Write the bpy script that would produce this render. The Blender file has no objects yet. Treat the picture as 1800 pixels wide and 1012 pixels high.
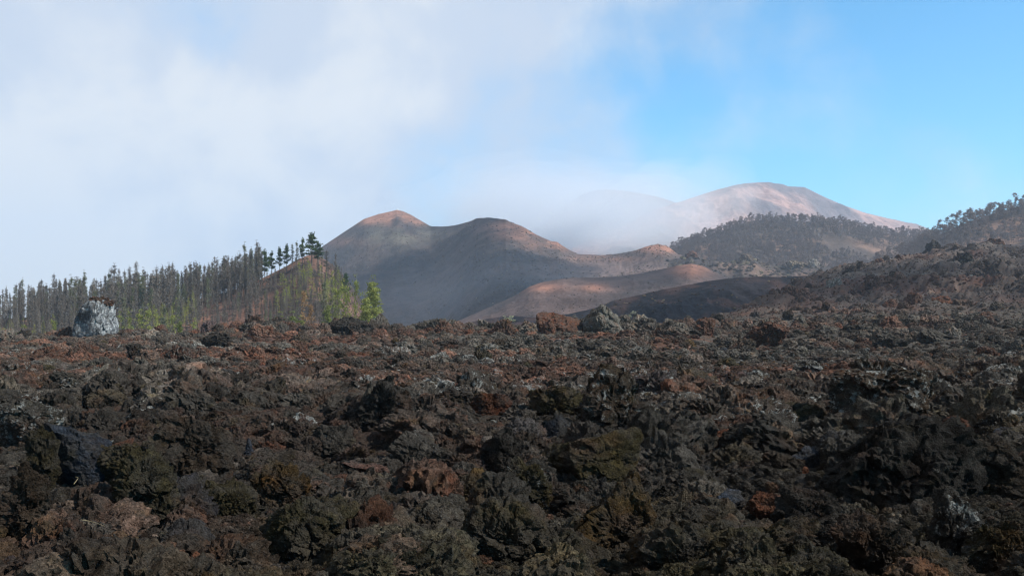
import bpy, bmesh, math, random
import numpy as np
from mathutils import Vector

R = math.radians
random.seed(7)
rng = np.random.default_rng(11)
S = bpy.context.scene
COL = S.collection

# ------------------------------------------------------------------ camera
F = 1650.0           # focal length in photograph pixels (1800 wide)
EYE_ROW = 560.0      # row of the horizon in the photograph
cd = bpy.data.cameras.new('camera')
cd.sensor_width = 36.0
cd.lens = 36.0 * F / 1800.0
cd.shift_y = (EYE_ROW - 506.0) / 1800.0
cd.clip_start = 0.1
cd.clip_end = 30000
cam = bpy.data.objects.new('camera', cd)
COL.objects.link(cam)
cam.location = (0, 0, 0)
cam.rotation_euler = (R(90), 0, 0)
S.camera = cam
S.view_settings.view_transform = 'Standard'
S.view_settings.look = 'None'
S.view_settings.gamma = 1
S.view_settings.exposure = 0.5
S.view_settings.use_curve_mapping = False
S.cycles.use_denoising = True
S.cycles.adaptive_threshold = 0.004
S.cycles.filter_width = 1.2
S.cycles.max_bounces = 5
S.cycles.diffuse_bounces = 3
S.cycles.volume_bounces = 3
S.cycles.transparent_max_bounces = 12

# ------------------------------------------------------------------ sun and sky
SUN_DIR = Vector((0.70, -0.30, 0.65)).normalized()     # towards the sun: right, behind the camera
sun_el = math.asin(SUN_DIR.z)
sun_az = math.atan2(SUN_DIR.x, SUN_DIR.y)
ld = bpy.data.lights.new('sun', 'SUN')
ld.energy = 5.0
ld.angle = R(0.5)
ld.color = (1.0, 0.93, 0.84)
sun = bpy.data.objects.new('sun', ld)
COL.objects.link(sun)
sun.rotation_euler = (-SUN_DIR).to_track_quat('-Z', 'Y').to_euler()

W = bpy.data.worlds.new('World')
S.world = W
W.use_nodes = True


class NT:
    """small helper to write node trees"""
    def __init__(s, tree):
        s.t = tree
        tree.nodes.clear()
    def n(s, typ, ins=None, **kw):
        nd = s.t.nodes.new(typ)
        for k, v in kw.items():
            setattr(nd, k, v)
        for k, v in (ins or {}).items():
            sock = nd.inputs[k]
            if isinstance(v, bpy.types.NodeSocket):
                s.t.links.new(v, sock)
            else:
                sock.default_value = v
        return nd
    def math(s, op, a, b=0.0, c=0.0, clamp=False):
        return s.n('ShaderNodeMath', {0: a, 1: b, 2: c}, operation=op, use_clamp=clamp).outputs[0]
    def vmath(s, op, a, b):
        nd = s.n('ShaderNodeVectorMath', {0: a, 1: b}, operation=op)
        return nd.outputs['Value'] if op in ('DOT_PRODUCT', 'LENGTH') else nd.outputs[0]
    def mix(s, f, a, b, blend='MIX'):
        nd = s.n('ShaderNodeMix', {0: f, 6: a, 7: b}, data_type='RGBA', blend_type=blend)
        return nd.outputs[2]
    def mrange(s, v, a, b, c=0.0, d=1.0, smooth=False):
        nd = s.n('ShaderNodeMapRange', {0: v, 1: a, 2: b, 3: c, 4: d},
                 interpolation_type='SMOOTHSTEP' if smooth else 'LINEAR')
        return nd.outputs[0]
    def noise(s, vec, scale, detail=4, rough=0.55, dist=0.0):
        nd = s.n('ShaderNodeTexNoise', {'Vector': vec, 'Scale': scale, 'Detail': detail,
                                        'Roughness': rough, 'Distortion': dist})
        return nd.outputs[0]


w = NT(W.node_tree)
sky = w.n('ShaderNodeTexSky', sky_type='NISHITA', sun_disc=False, sun_elevation=sun_el,
          sun_rotation=sun_az, altitude=1500, air_density=1.0, dust_density=0.6, ozone_density=2.0)
tc = w.n('ShaderNodeTexCoord')
dirv = tc.outputs['Generated']
bg_sky = w.n('ShaderNodeBackground', {'Color': w.mix(1.0, sky.outputs[0], (0.42, 1.72, 2.05, 1), 'MULTIPLY'), 'Strength': 0.081})


def skydir(px, py):
    return Vector(((px - 900) / F, 1.0, (EYE_ROW - py) / F)).normalized()


# cloud cover: a broad bank to the left (west), thin wisps overhead, open sky to the right
sep = w.n('ShaderNodeSeparateXYZ', {0: dirv})
nbig = w.noise(w.vmath('MULTIPLY', dirv, (1, 1, 1.5)), 3.1, 5, 0.5, 0.2)
nmid = w.noise(w.vmath('ADD', dirv, (3.1, 1.2, 0.3)), 9.0, 5, 0.55, 0.3)
bank = w.mrange(sep.outputs[0], 0.18, -0.20, -0.62, 0.55)
bank = w.math('ADD', bank, w.math('MULTIPLY', w.math('SUBTRACT', nbig, 0.5), 1.5))
bank = w.math('ADD', bank, w.math('MULTIPLY', w.math('SUBTRACT', nmid, 0.5), 0.75))


def blob(px, py, rad_px, gain):
    d = w.vmath('DOT_PRODUCT', dirv, tuple(skydir(px, py)))
    c1 = math.cos(math.atan(rad_px / F))
    return w.math('MULTIPLY', w.mrange(d, c1, 1.0, 0, 1, True), gain)


for b in ((405, 10, 120, -0.16), (840, 265, 200, -0.30), (1090, 190, 190, -0.40), (640, 150, 260, 0.35),
          (800, 90, 240, 0.30), (1150, 20, 320, 0.28), (150, 300, 300, 0.30), (1000, 350, 230, 0.75),
          (880, 370, 220, 0.25), (1240, 310, 90, 0.10), (1330, 60, 260, 0.22)):
    bank = w.math('ADD', bank, blob(*b))
nf = w.noise(w.vmath('ADD', dirv, (0.3, 5.2, 1.3)), 24.0, 6, 0.6, 0.6)
bank = w.math('ADD', bank, w.math('MULTIPLY', w.math('SUBTRACT', nf, 0.5), 0.35))
cover = w.mrange(bank, -0.62, 0.55, 0.04, 0.96, True)
# cloud brightness varies gently
nb2 = w.noise(w.vmath('ADD', dirv, (7.1, 4.2, 2.3)), 5.0, 4, 0.5, 0.2)
ccol = w.mix(w.mrange(w.math('ADD', nb2, w.math('ADD', blob(120, 340, 420, 0.16), w.math('MULTIPLY', w.math('SUBTRACT', nmid, 0.5), 0.7))), 0.38, 0.66, 0, 1, True), (0.68, 0.76, 0.89, 1), (0.92, 0.94, 0.96, 1))
rear = w.mrange(sep.outputs[1], 0.25, -0.35, 0, 1, True)
ccol = w.mix(rear, ccol, (0.34, 0.29, 0.24, 1))
bg_cloud = w.n('ShaderNodeBackground', {'Color': ccol, 'Strength': 0.67})
mx = w.n('ShaderNodeMixShader', {0: cover, 1: bg_sky.outputs[0], 2: bg_cloud.outputs[0]})
w.n('ShaderNodeOutputWorld', {0: mx.outputs[0]})

# ------------------------------------------------------------------ numpy noise
_p = np.random.default_rng(5).permutation(256)
PERM = np.concatenate([_p, _p, _p]).astype(np.int32)
_g = np.random.default_rng(6).normal(size=(256, 3))
GRAD = (_g / np.linalg.norm(_g, axis=1)[:, None]).astype(np.float32)


def pnoise(x, y, z=None):
    if z is None:
        z = np.zeros_like(x) + 0.37
    fx, fy, fz = np.floor(x), np.floor(y), np.floor(z)
    ix, iy, iz = fx.astype(np.int64) & 255, fy.astype(np.int64) & 255, fz.astype(np.int64) & 255
    x, y, z = (x - fx), (y - fy), (z - fz)
    u, v, s = x * x * x * (x * (x * 6 - 15) + 10), y * y * y * (y * (y * 6 - 15) + 10), z * z * z * (z * (z * 6 - 15) + 10)
    def g(dx, dy, dz):
        h = PERM[PERM[PERM[ix + dx] + iy + dy] + iz + dz]
        gr = GRAD[h]
        return gr[..., 0] * (x - dx) + gr[..., 1] * (y - dy) + gr[..., 2] * (z - dz)
    a = g(0, 0, 0) + u * (g(1, 0, 0) - g(0, 0, 0))
    b = g(0, 1, 0) + u * (g(1, 1, 0) - g(0, 1, 0))
    c = g(0, 0, 1) + u * (g(1, 0, 1) - g(0, 0, 1))
    d = g(0, 1, 1) + u * (g(1, 1, 1) - g(0, 1, 1))
    a = a + v * (b - a)
    c = c + v * (d - c)
    return (a + s * (c - a)) * 1.6


def fbm(x, y, z=None, octv=4, gain=0.5, ridged=False):
    t, amp, tot = 0, 1.0, 0
    for k in range(octv):
        f = 2.03 ** k
        n = pnoise(x * f + 13.7 * k, y * f + 7.1 * k, None if z is None else z * f + 3.3 * k)
        if ridged:
            n = 1 - 2 * np.abs(n)
        t = t + amp * n
        tot += amp
        amp *= gain
    return t / tot


def worley(p, seed=0):
    """F1, F2 of 3-D cells"""
    ip = np.floor(p).astype(np.int64)
    f1 = np.full(len(p), 9.0)
    f2 = np.full(len(p), 9.0)
    for dx in (-1, 0, 1):
        for dy in (-1, 0, 1):
            for dz in (-1, 0, 1):
                c = ip + (dx, dy, dz)
                h = PERM[PERM[PERM[(c[:, 0] + seed) & 255] + (c[:, 1] & 255)] + (c[:, 2] & 255)]
                q = c + 0.5 + 0.5 * GRAD[h]
                d = np.linalg.norm(q - p, axis=1)
                nf1 = np.minimum(f1, d)
                f2 = np.minimum(f2, np.maximum(f1, d))
                f1 = nf1
    return f1, f2


def sstep(a, b, x):
    t = np.clip((x - a) / (b - a), 0, 1)
    return t * t * (3 - 2 * t)


def plates(p, seed=0, tilt=0.9):
    """fractured plates: every cell is a flat facet with its own level and tilt; returns level, edge distance"""
    ip = np.floor(p).astype(np.int64)
    f1 = np.full(len(p), 9.0)
    f2 = np.full(len(p), 9.0)
    val = np.zeros(len(p))
    for dx in (-1, 0, 1):
        for dy in (-1, 0, 1):
            for dz in (-1, 0, 1):
                c = ip + (dx, dy, dz)
                h = PERM[PERM[PERM[(c[:, 0] + seed) & 255] + (c[:, 1] & 255)] + (c[:, 2] & 255)]
                v = p - (c + 0.5 + 0.5 * GRAD[h])
                d = np.linalg.norm(v, axis=1)
                near = d < f1
                f2 = np.where(near, f1, np.minimum(f2, d))
                lev = (h / 255.0 - 0.5) + tilt * (v * GRAD[(h * 7 + 31) & 255]).sum(1)
                val = np.where(near, lev, val)
                f1 = np.where(near, d, f1)
    return val, f2 - f1


# ------------------------------------------------------------------ scene helpers
def tag(o, label=None, cat=None, group=None, kind=None):
    if label:
        o['label'] = label
    if cat:
        o['category'] = cat
    if group:
        o['group'] = group
    if kind:
        o['kind'] = kind
    return o


def mesh_np(name, V, Fc, mat=None, smooth=True, cols=None):
    """mesh from numpy vertices and an (n,3) or (n,4) face array"""
    me = bpy.data.meshes.new(name)
    V = np.asarray(V, dtype=np.float32)
    Fc = np.asarray(Fc, dtype=np.int32)
    k = Fc.shape[1]
    me.vertices.add(len(V))
    me.vertices.foreach_set('co', V.ravel())
    me.loops.add(Fc.size)
    me.loops.foreach_set('vertex_index', Fc.ravel())
    me.polygons.add(len(Fc))
    me.polygons.foreach_set('loop_start', np.arange(0, Fc.size, k, dtype=np.int32))
    me.polygons.foreach_set('use_smooth', np.full(len(Fc), smooth))
    me.update(calc_edges=True)
    if cols is not None:
        a = me.color_attributes.new('col', 'FLOAT_COLOR', 'POINT')
        c4 = np.ones((len(V), 4), dtype=np.float32)
        c4[:, :3] = cols
        a.data.foreach_set('color', c4.ravel())
    if mat:
        me.materials.append(mat)
    return me


def link(name, me, parent=None, loc=(0, 0, 0)):
    o = bpy.data.objects.new(name, me)
    COL.objects.link(o)
    o.location = loc
    if parent:
        o.parent = parent
    return o


def empty(name, loc, rz=0.0, scale=1.0):
    o = bpy.data.objects.new(name, None)
    COL.objects.link(o)
    o.location = loc
    o.rotation_euler = (0, 0, rz)
    o.scale = (scale,) * 3 if not hasattr(scale, '__len__') else scale
    o.empty_display_size = 0.2
    return o


def grid_faces(nr, nc):
    i = np.arange(nr - 1)[:, None] * nc + np.arange(nc - 1)[None, :]
    return np.stack([i, i + 1, i + nc + 1, i + nc], -1).reshape(-1, 4)


# ------------------------------------------------------------------ materials
def new_mat(name):
    m = bpy.data.materials.new(name)
    m.use_nodes = True
    return m, NT(m.node_tree)


def finish(t, col, rough=0.95, normal=None, spec=0.15, trans=None):
    ins = {'Base Color': col, 'Roughness': rough, 'Specular IOR Level': spec}
    if normal is not None:
        ins['Normal'] = normal
    p = t.n('ShaderNodeBsdfPrincipled', ins)
    out = p.outputs[0]
    if trans is not None:
        tr = t.n('ShaderNodeBsdfTranslucent', {'Color': trans})
        out = t.n('ShaderNodeMixShader', {0: 0.3, 1: out, 2: tr.outputs[0]}).outputs[0]
    t.n('ShaderNodeOutputMaterial', {0: out})


def bump(t, h, dist, strength=1.0, normal=None):
    ins = {'Height': h, 'Distance': dist, 'Strength': strength}
    if normal is not None:
        ins['Normal'] = normal
    return t.n('ShaderNodeBump', ins).outputs[0]


def lava_material(name, from_attr):
    """rough clinker: tone comes from the mesh colour or from each stone's own property"""
    m, t = new_mat(name)
    pos = t.n('ShaderNodeNewGeometry').outputs['Position']
    if from_attr:
        tone = t.n('ShaderNodeAttribute', attribute_type='GEOMETRY', attribute_name='col').outputs['Color']
        lich = t.n('ShaderNodeAttribute', attribute_type='GEOMETRY', attribute_name='lichen').outputs['Fac']
    else:
        tone = t.n('ShaderNodeAttribute', attribute_type='INSTANCER', attribute_name='tone').outputs['Color']
        lich = t.n('ShaderNodeAttribute', attribute_type='INSTANCER', attribute_name='lichen').outputs['Fac']
    n1 = t.noise(pos, 1.3, 8, 0.65)
    n2 = t.noise(pos, 9.0, 8, 0.72)
    n3 = t.noise(t.vmath('ADD', pos, (5.2, 1.3, 9.7)), 2.6, 6, 0.6)
    c = t.mix(1.0, tone, t.n('ShaderNodeCombineColor', {0: t.mrange(n2, 0.3, 0.7, 0.45, 1.55), 1: t.mrange(n2, 0.3, 0.7, 0.45, 1.55),
                                                        2: t.mrange(n2, 0.3, 0.7, 0.45, 1.55)}).outputs[0], 'MULTIPLY')
    n4 = t.noise(pos, 38.0, 6, 0.7)
    k4 = t.mrange(n4, 0.33, 0.67, 0.35, 1.65)
    c = t.mix(1.0, c, t.n('ShaderNodeCombineColor', {0: k4, 1: k4, 2: k4}).outputs[0], 'MULTIPLY')
    # one weathered crust shared by neighbouring stones, the stone's own colour showing in patches
    nw = t.noise(t.vmath('ADD', pos, (9.1, 3.3, 6.2)), 4.2, 6, 0.65)
    crust = t.mix(t.mrange(t.math('ADD', t.math('MULTIPLY', n2, 0.5), t.math('MULTIPLY', n4, 0.5)), 0.38, 0.62), (0.034, 0.030, 0.026, 1), (0.090, 0.080, 0.067, 1))
    c = t.mix(t.mrange(nw, 0.40, 0.60, 0.0, 0.68 if not from_attr else 0.40, True), c, crust)
    # rust and ochre weathering
    c = t.mix(t.mrange(n1, 0.50, 0.72, 0, 0.65, True), c, t.mix(1.0, c, (1.7, 1.02, 0.74, 1), 'MULTIPLY'))
    c = t.mix(t.mrange(n3, 0.54, 0.72, 0, 0.65, True), c, t.mix(1.0, c, (1.22, 1.12, 0.72, 1), 'MULTIPLY'))
    # pale lichen in crusty flecks
    nl = t.noise(t.vmath('ADD', pos, (1.2, 8.3, 4.7)), 5.5, 9, 0.82)
    thr = t.mrange(lich, 0, 1, 0.70, 0.465)
    f = t.math('MULTIPLY', t.math('SUBTRACT', nl, thr), 22.0, clamp=True)
    c = t.mix(t.math('MULTIPLY', f, 0.85), c, t.mix(n2, (0.17, 0.18, 0.17, 1), (0.52, 0.51, 0.46, 1)))
    # relief: pores and crust
    vor = t.n('ShaderNodeTexVoronoi', {'Vector': pos, 'Scale': 16.0}).outputs['Distance']
    vor2 = t.n('ShaderNodeTexVoronoi', {'Vector': pos, 'Scale': 55.0}).outputs['Distance']
    h = t.math('ADD', t.math('MULTIPLY', t.noise(pos, 5.0, 10, 0.75), 1.0), t.math('MULTIPLY', vor, 0.25))
    nr = bump(t, h, 0.16, 1.0)
    nr = bump(t, t.noise(pos, 30.0, 7, 0.75), 0.045, 1.0, nr)
    nr = bump(t, t.math('MINIMUM', vor2, 0.45), 0.022, 0.8, nr)
    finish(t, c, 0.95, nr, 0.06)
    return m


def terrain_material(name, scale, contrast=0.5, bdist=0.6, fine=1.0):
    m, t = new_mat(name)
    pos = t.n('ShaderNodeNewGeometry').outputs['Position']
    tone = t.n('ShaderNodeAttribute', attribute_type='GEOMETRY', attribute_name='col').outputs['Color']
    a = t.noise(pos, scale, 10, 0.7)
    b = t.noise(t.vmath('ADD', pos, (31, 7, 3)), scale * 9, 5, 0.75)
    k = t.math('ADD', t.mrange(a, 0.3, 0.7, 1 - contrast, 1 + contrast), t.mrange(b, 0.3, 0.7, -0.5 * contrast * fine, 0.5 * contrast * fine))
    c = t.mix(1.0, tone, t.n('ShaderNodeCombineColor', {0: k, 1: k, 2: k}).outputs[0], 'MULTIPLY')
    nr = bump(t, t.noise(pos, scale * 2.5, 9, 0.7), bdist, 0.8)
    finish(t, c, 0.97, nr, 0.1)
    return m


M_field = lava_material('lava_ground', True)
M_rock = lava_material('lava_stone', False)
M_slope = terrain_material('soil_slope', 0.12, 0.45, 1.2)
M_cinder = terrain_material('cinder_slope', 0.06, 0.42, 2.2)
M_far = terrain_material('mountain_rock', 0.010, 0.35, 14.0)
M_ground = terrain_material('valley_ground', 0.05, 0.4, 0.8)

PAL = {
    'grey':  (0.066, 0.058, 0.048), 'brown': (0.062, 0.045, 0.031), 'rust': (0.108, 0.052, 0.034),
    'black': (0.024, 0.021, 0.018), 'olive': (0.060, 0.049, 0.025), 'blue': (0.046, 0.055, 0.070),
    'ochre': (0.110, 0.070, 0.031), 'pale':  (0.145, 0.133, 0.112), 'red': (0.155, 0.066, 0.038),
    'pink':  (0.140, 0.082, 0.064), 'tan': (0.112, 0.090, 0.060),
}

# ------------------------------------------------------------------ the lava field: one sheet from the camera's feet to the right-hand lava hill
YN = np.array([2.5, 6, 8.5, 13, 25, 45, 70, 100, 120, 145, 180, 230, 300, 380, 480])
UN = np.array([-900, 0, 200, 350, 450, 550, 700, 850, 950, 1050, 1200, 1300, 1400, 1500, 1600, 1650, 1750, 2700])
ZNEAR = np.array([-1.45, -1.62, -1.75, -1.90, -2.15, -2.45, -2.62])
ROWS = {
    100: [612, 606, 602, 602, 590, 596, 590, 587, 588, 585, 588, 585, 585, 583, 580, 580, 578, 575],
    120: [606, 600, 593, 594, 573, 588, 580, 576, 579, 575, 573, 572, 571, 570, 568, 567, 565, 560],
    145: [632, 632, 632, 632, 632, 632, 632, 632, 632, 574, 567, 563, 560, 557, 556, 554, 552, 540],
    180: [670, 670, 670, 670, 670, 670, 670, 670, 670, 630, 564, 555, 548, 543, 536, 534, 530, 515],
    230: [665, 665, 665, 665, 665, 665, 665, 665, 665, 640, 615, 543, 524, 514, 505, 500, 494, 480],
    300: [650, 650, 650, 650, 650, 650, 650, 650, 650, 640, 630, 590, 500, 477, 468, 464, 456, 445],
    380: [635, 635, 635, 635, 635, 635, 635, 635, 635, 630, 620, 600, 498, 465, 448, 437, 428, 415],
    480: [620, 620, 620, 620, 620, 620, 620, 620, 620, 620, 610, 600, 560, 540, 520, 510, 490, 470],
}
ZT = np.zeros((len(YN), len(UN)))
for i, y in enumerate(YN):
    ZT[i] = ZNEAR[i] if i < 7 else (EYE_ROW - np.array(ROWS[int(y)], float)) * y / F
NCOL, NROW = 1150, 820
gu = np.linspace(-750, 2550, NCOL)
gl = np.linspace(math.log(2.6), math.log(470), NROW)
LY = np.log(YN)
zt1 = np.stack([np.interp(gu, UN, r) for r in ZT])
base = np.stack([np.interp(gl, LY, zt1[:, j]) for j in range(NCOL)], 1)


def blur(a, k, axis):
    ker = np.hanning(2 * k + 3)[1:-1]
    ker /= ker.sum()
    pad = [(0, 0), (0, 0)]
    pad[axis] = (k, k)
    ap = np.pad(a, pad, mode='edge')
    out = np.zeros_like(a)
    for i, kk in enumerate(ker):
        sl = [slice(None)] * 2
        sl[axis] = slice(i, i + a.shape[axis])
        out += kk * ap[tuple(sl)]
    return out


base = blur(blur(base, 7, 0), 20, 1)
GY = np.exp(gl)[:, None] + 0 * gu[None, :]
GX = (gu[None, :] - 900) / F * GY
slope_w = sstep(115, 190, GY) * sstep(1120, 1450, gu[None, :] + 0 * GY)
left_edge = sstep(85, 110, GY) * (1 - sstep(950, 1150, gu[None, :] + 0 * GY))
h = 0.16 * fbm(GX / 7, GY / 7, octv=3) * sstep(4, 14, GY) * 2
h += 0.30 * fbm(GX / 2.6 + 4, GY / 2.6, octv=3, ridged=True)
h += 0.45 * fbm(GX / 11 + 14, GY / 11, octv=2, ridged=True) * sstep(9, 30, GY)
h += 0.10 * fbm(GX / 0.8, GY / 0.8 + 9, octv=4, ridged=True, gain=0.6)
h += 0.045 * fbm(GX / 0.22, GY / 0.22, octv=3, ridged=True, gain=0.65)
h += (5.0 * fbm(GX / 45 + 3, GY / 60, octv=4, ridged=True) + 2.6 * fbm(GX / 16 + 3, GY / 16, octv=4, ridged=True, gain=.6) + 1.5 * fbm(GX / 5, GY / 5 + 5, octv=4, ridged=True, gain=0.7)) * slope_w
h += 0.55 * fbm(GX / 3.5 + 7, GY / 3.5, octv=4, ridged=True, gain=0.6) * left_edge
h += 0.35 * fbm(GX / 1.6 + 7, GY / 1.6, octv=3, ridged=True, gain=0.7) * sstep(40, 130, GY)
h -= blur(h.mean(1, keepdims=True), 20, 0)
h -= 0.0085 * GY * slope_w
GZ = base + h


def _grid(a, X, Y):
    u = X / Y * F + 900
    c = np.clip((u - gu[0]) / (gu[1] - gu[0]), 0, NCOL - 1.001)
    r = np.clip((np.log(Y) - gl[0]) / (gl[1] - gl[0]), 0, NROW - 1.001)
    ci, ri = c.astype(int), r.astype(int)
    fc, fr = c - ci, r - ri
    return ((a[ri, ci] * (1 - fc) + a[ri, ci + 1] * fc) * (1 - fr) + (a[ri + 1, ci] * (1 - fc) + a[ri + 1, ci + 1] * fc) * fr)


def ground_z(X, Y):
    return _grid(GZ, np.atleast_1d(X).astype(float), np.atleast_1d(Y).astype(float))


def depth_at(u, row):
    """depth on the lava sheet that the photograph shows at this place"""
    j = int(np.clip((u - gu[0]) / (gu[1] - gu[0]), 0, NCOL - 1))
    rr = EYE_ROW - base[:, j] / np.exp(gl) * F
    k = np.argmax(rr <= row)
    return float(math.exp(gl[k])) if k > 0 else 118.0


# colours of the field: patches of rust, grey and black clinker
def field_tone(X, Y, n_rnd=None):
    u = X / Y * F + 900
    a = fbm(X / 9 + 2, Y / 9, octv=4)
    b = fbm(X / 3.1 + 20, Y / 3.1, octv=3)
    c = fbm(X / 14 + 40, Y / 14 + 3, octv=3)
    grey, rust, olive, black = (np.array(PAL[k]) for k in ('grey', 'rust', 'olive', 'black'))
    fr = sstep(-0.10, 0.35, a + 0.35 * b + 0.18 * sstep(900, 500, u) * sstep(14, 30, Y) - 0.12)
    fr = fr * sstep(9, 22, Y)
    col = grey * (1 - fr[:, None]) + rust * 0.85 * fr[:, None]
    fo = sstep(-0.2, 0.3, c) * sstep(22, 10, Y)
    col = col * (1 - fo[:, None]) + olive * fo[:, None]
    for bx, by, br in ((-3.0, 6.7, 1.1), (4.6, 20.0, 1.6), (12.5, 40.0, 5.0), (2.0, 38.0, 5.0), (-2.5, 30.0, 5.0)):      # patches of rust red gravel
        fp = np.exp(-(((X - bx) / br) ** 2 + ((Y - by) / (br * 1.6)) ** 2)) * sstep(-.5, .1, b)
        col = col * (1 - .8 * fp)[:, None] + rust * .8 * fp[:, None]
    fb = sstep(0.05, 0.4, fbm(X / 5 + 60, Y / 5, octv=3)) * 0.6
    return (col * (1 - fb[:, None]) + black * fb[:, None]) * (0.98 + 0.55 * sstep(9, 30, Y))[:, None]  # nearest ground toned darker: foreground shade put into the colour


gx, gy = GX.ravel(), GY.ravel()
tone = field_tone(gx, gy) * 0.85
uu = gx / gy * F + 900
# right-hand lava hill: brown, maroon and grey cinder bands, tan ash near its far crest
sw = slope_w.ravel()
a1 = fbm(gx / 30 + 5, gy / 30, octv=4)
a2 = fbm(gx / 12 + 8, gy / 18 + 4, octv=4)
hill = np.array([0.075, 0.060, 0.053]) * (1 - sstep(-0.1, 0.3, a1))[:, None] + np.array([0.110, 0.062, 0.047]) * sstep(-0.1, 0.3, a1)[:, None]
pg = (sstep(0.12, 0.4, fbm(gx / 9 + 70, gy / 16, octv=4)) * .45)[:, None]
hill = hill * (1 - pg) + np.array([0.23, 0.19, 0.16]) * pg
dk = sstep(0.0, 0.35, a2)[:, None]
hill = hill * (1 - dk * 0.6) + np.array([0.035, 0.031, 0.034]) * dk * 0.6
zz = GZ.ravel()
hill = 0.80 * hill * (1 + 0.75 * fbm(gx / 4 + 3, gy / 5, octv=5, gain=.7))[:, None]
rowv = EYE_ROW - zz / gy * F
tanw = (sstep(300, 350, gy) * sstep(1680, 1600, uu) * sstep(1380, 1450, uu) * sstep(-0.25, 0.1, a2))[:, None] * 0.8
hill = hill * (1 - tanw) + np.array([0.31, 0.24, 0.185]) * tanw
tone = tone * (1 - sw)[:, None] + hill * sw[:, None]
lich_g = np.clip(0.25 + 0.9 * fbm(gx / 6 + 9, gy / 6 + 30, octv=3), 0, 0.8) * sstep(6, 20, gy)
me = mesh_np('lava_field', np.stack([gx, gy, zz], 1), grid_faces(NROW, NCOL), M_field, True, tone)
at = me.attributes.new('lichen', 'FLOAT', 'POINT')
at.data.foreach_set('value', lich_g.astype(np.float32))
field = tag(link('lava_field', me), kind='structure')

# ------------------------------------------------------------------ valley ground to the horizon
gxx = np.linspace(-3400, 3400, 140)
gyy = np.concatenate([np.linspace(-480, 480, 40), np.linspace(520, 5000, 90)])
X, Y = np.meshgrid(gxx, gyy)
Z = -19 + 1.5 * fbm(X / 150, Y / 150, octv=3)
c = np.array([0.075, 0.062, 0.060]) + 0.03 * fbm(X / 60, Y / 60, octv=3)[..., None] * np.array([1, .7, .6])
tag(link('ground', mesh_np('ground', np.stack([X.ravel(), Y.ravel(), Z.ravel()], 1), grid_faces(len(gyy), len(gxx)),
                           M_ground, True, c.reshape(-1, 3))), kind='structure')


# ------------------------------------------------------------------ hills, each a solid ridge at its own distance
class Hill:
    def __init__(s, name, crest, D, wf, wb, zb, mat, colour, ncol=420, nrow=150, amp=2.0, lam=60, conc=1.0, Dn=None, namp=None, extra=None):
        cu = np.array([c[0] for c in crest], float)
        cr = np.array([c[1] for c in crest], float)
        Ds = np.array([c[2] if len(c) > 2 else D for c in crest], float)
        us = np.linspace(cu[0], cu[-1], ncol)
        row = np.interp(us, cu, cr)
        k = 1
        row = blur(row[None, :], k, 1)[0]
        Dc = blur(np.interp(us, cu, Ds)[None, :], ncol // 14, 1)[0]
        zc = (EYE_ROW - row) * Dc / F
        t = np.concatenate([np.linspace(-1, 0, int(nrow * 0.75)), np.linspace(0, 1, nrow - int(nrow * 0.75) + 1)[1:]])
        s.us, s.t, s.Dc, s.wf, s.wb = us, t, Dc, wf, wb
        T = t[:, None]
        Yv = Dc[None, :] + np.where(T < 0, T * wf, T * wb)
        Xv = (us[None, :] - 900) / F * Yv
        prof = np.where(T < 0, (1 + T) ** conc, (1 - T) ** 1.3)
        Zv = zb + (zc[None, :] - zb) * prof
        n = fbm(Xv / lam + D * .01, Yv / lam, octv=6, gain=0.52)
        nr = fbm(Xv / (lam * .8) + 31, Yv / (lam * 2.2), octv=5, ridged=True)
        fade = 0.10 + 0.90 * sstep(0, 0.22, np.abs(T))
        Zv = Zv + amp * (n + 0.8 * nr) * fade
        if extra is not None:
            Zv = Zv + extra(Xv, Yv, us[None, :] + 0 * Yv, T + 0 * Yv)
        s.X, s.Y, s.Z = Xv, Yv, Zv
        U = np.broadcast_to(us[None, :], Yv.shape)
        ROW = EYE_ROW - Zv / Yv * F
        col = colour(Xv.ravel(), Yv.ravel(), U.ravel(), ROW.ravel(), np.broadcast_to(T, Yv.shape).ravel())
        s.o = tag(link(name, mesh_np(name, np.stack([Xv.ravel(), Yv.ravel(), Zv.ravel()], 1),
                                     grid_faces(len(t), ncol), mat, True, np.clip(col * 0.78, 0.004, 1))), kind='structure')
    def at(s, u, t):
        """point on the hill at photo column u and cross position t (-1 foot, 0 crest)"""
        c = np.clip((u - s.us[0]) / (s.us[1] - s.us[0]), 0, len(s.us) - 1)
        r = np.interp(t, s.t, np.arange(len(s.t)))
        ci, ri = int(round(float(c))), int(round(float(r)))
        return Vector((s.X[ri, ci], s.Y[ri, ci], s.Z[ri, ci]))


def lerp3(a, b, f):
    return np.asarray(a) * (1 - f)[:, None] + np.asarray(b) * f[:, None]


def gauss(U, Rw, u0, r0, su, sr):
    return np.exp(-((U - u0) / su) ** 2 - ((Rw - r0) / sr) ** 2)


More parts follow.
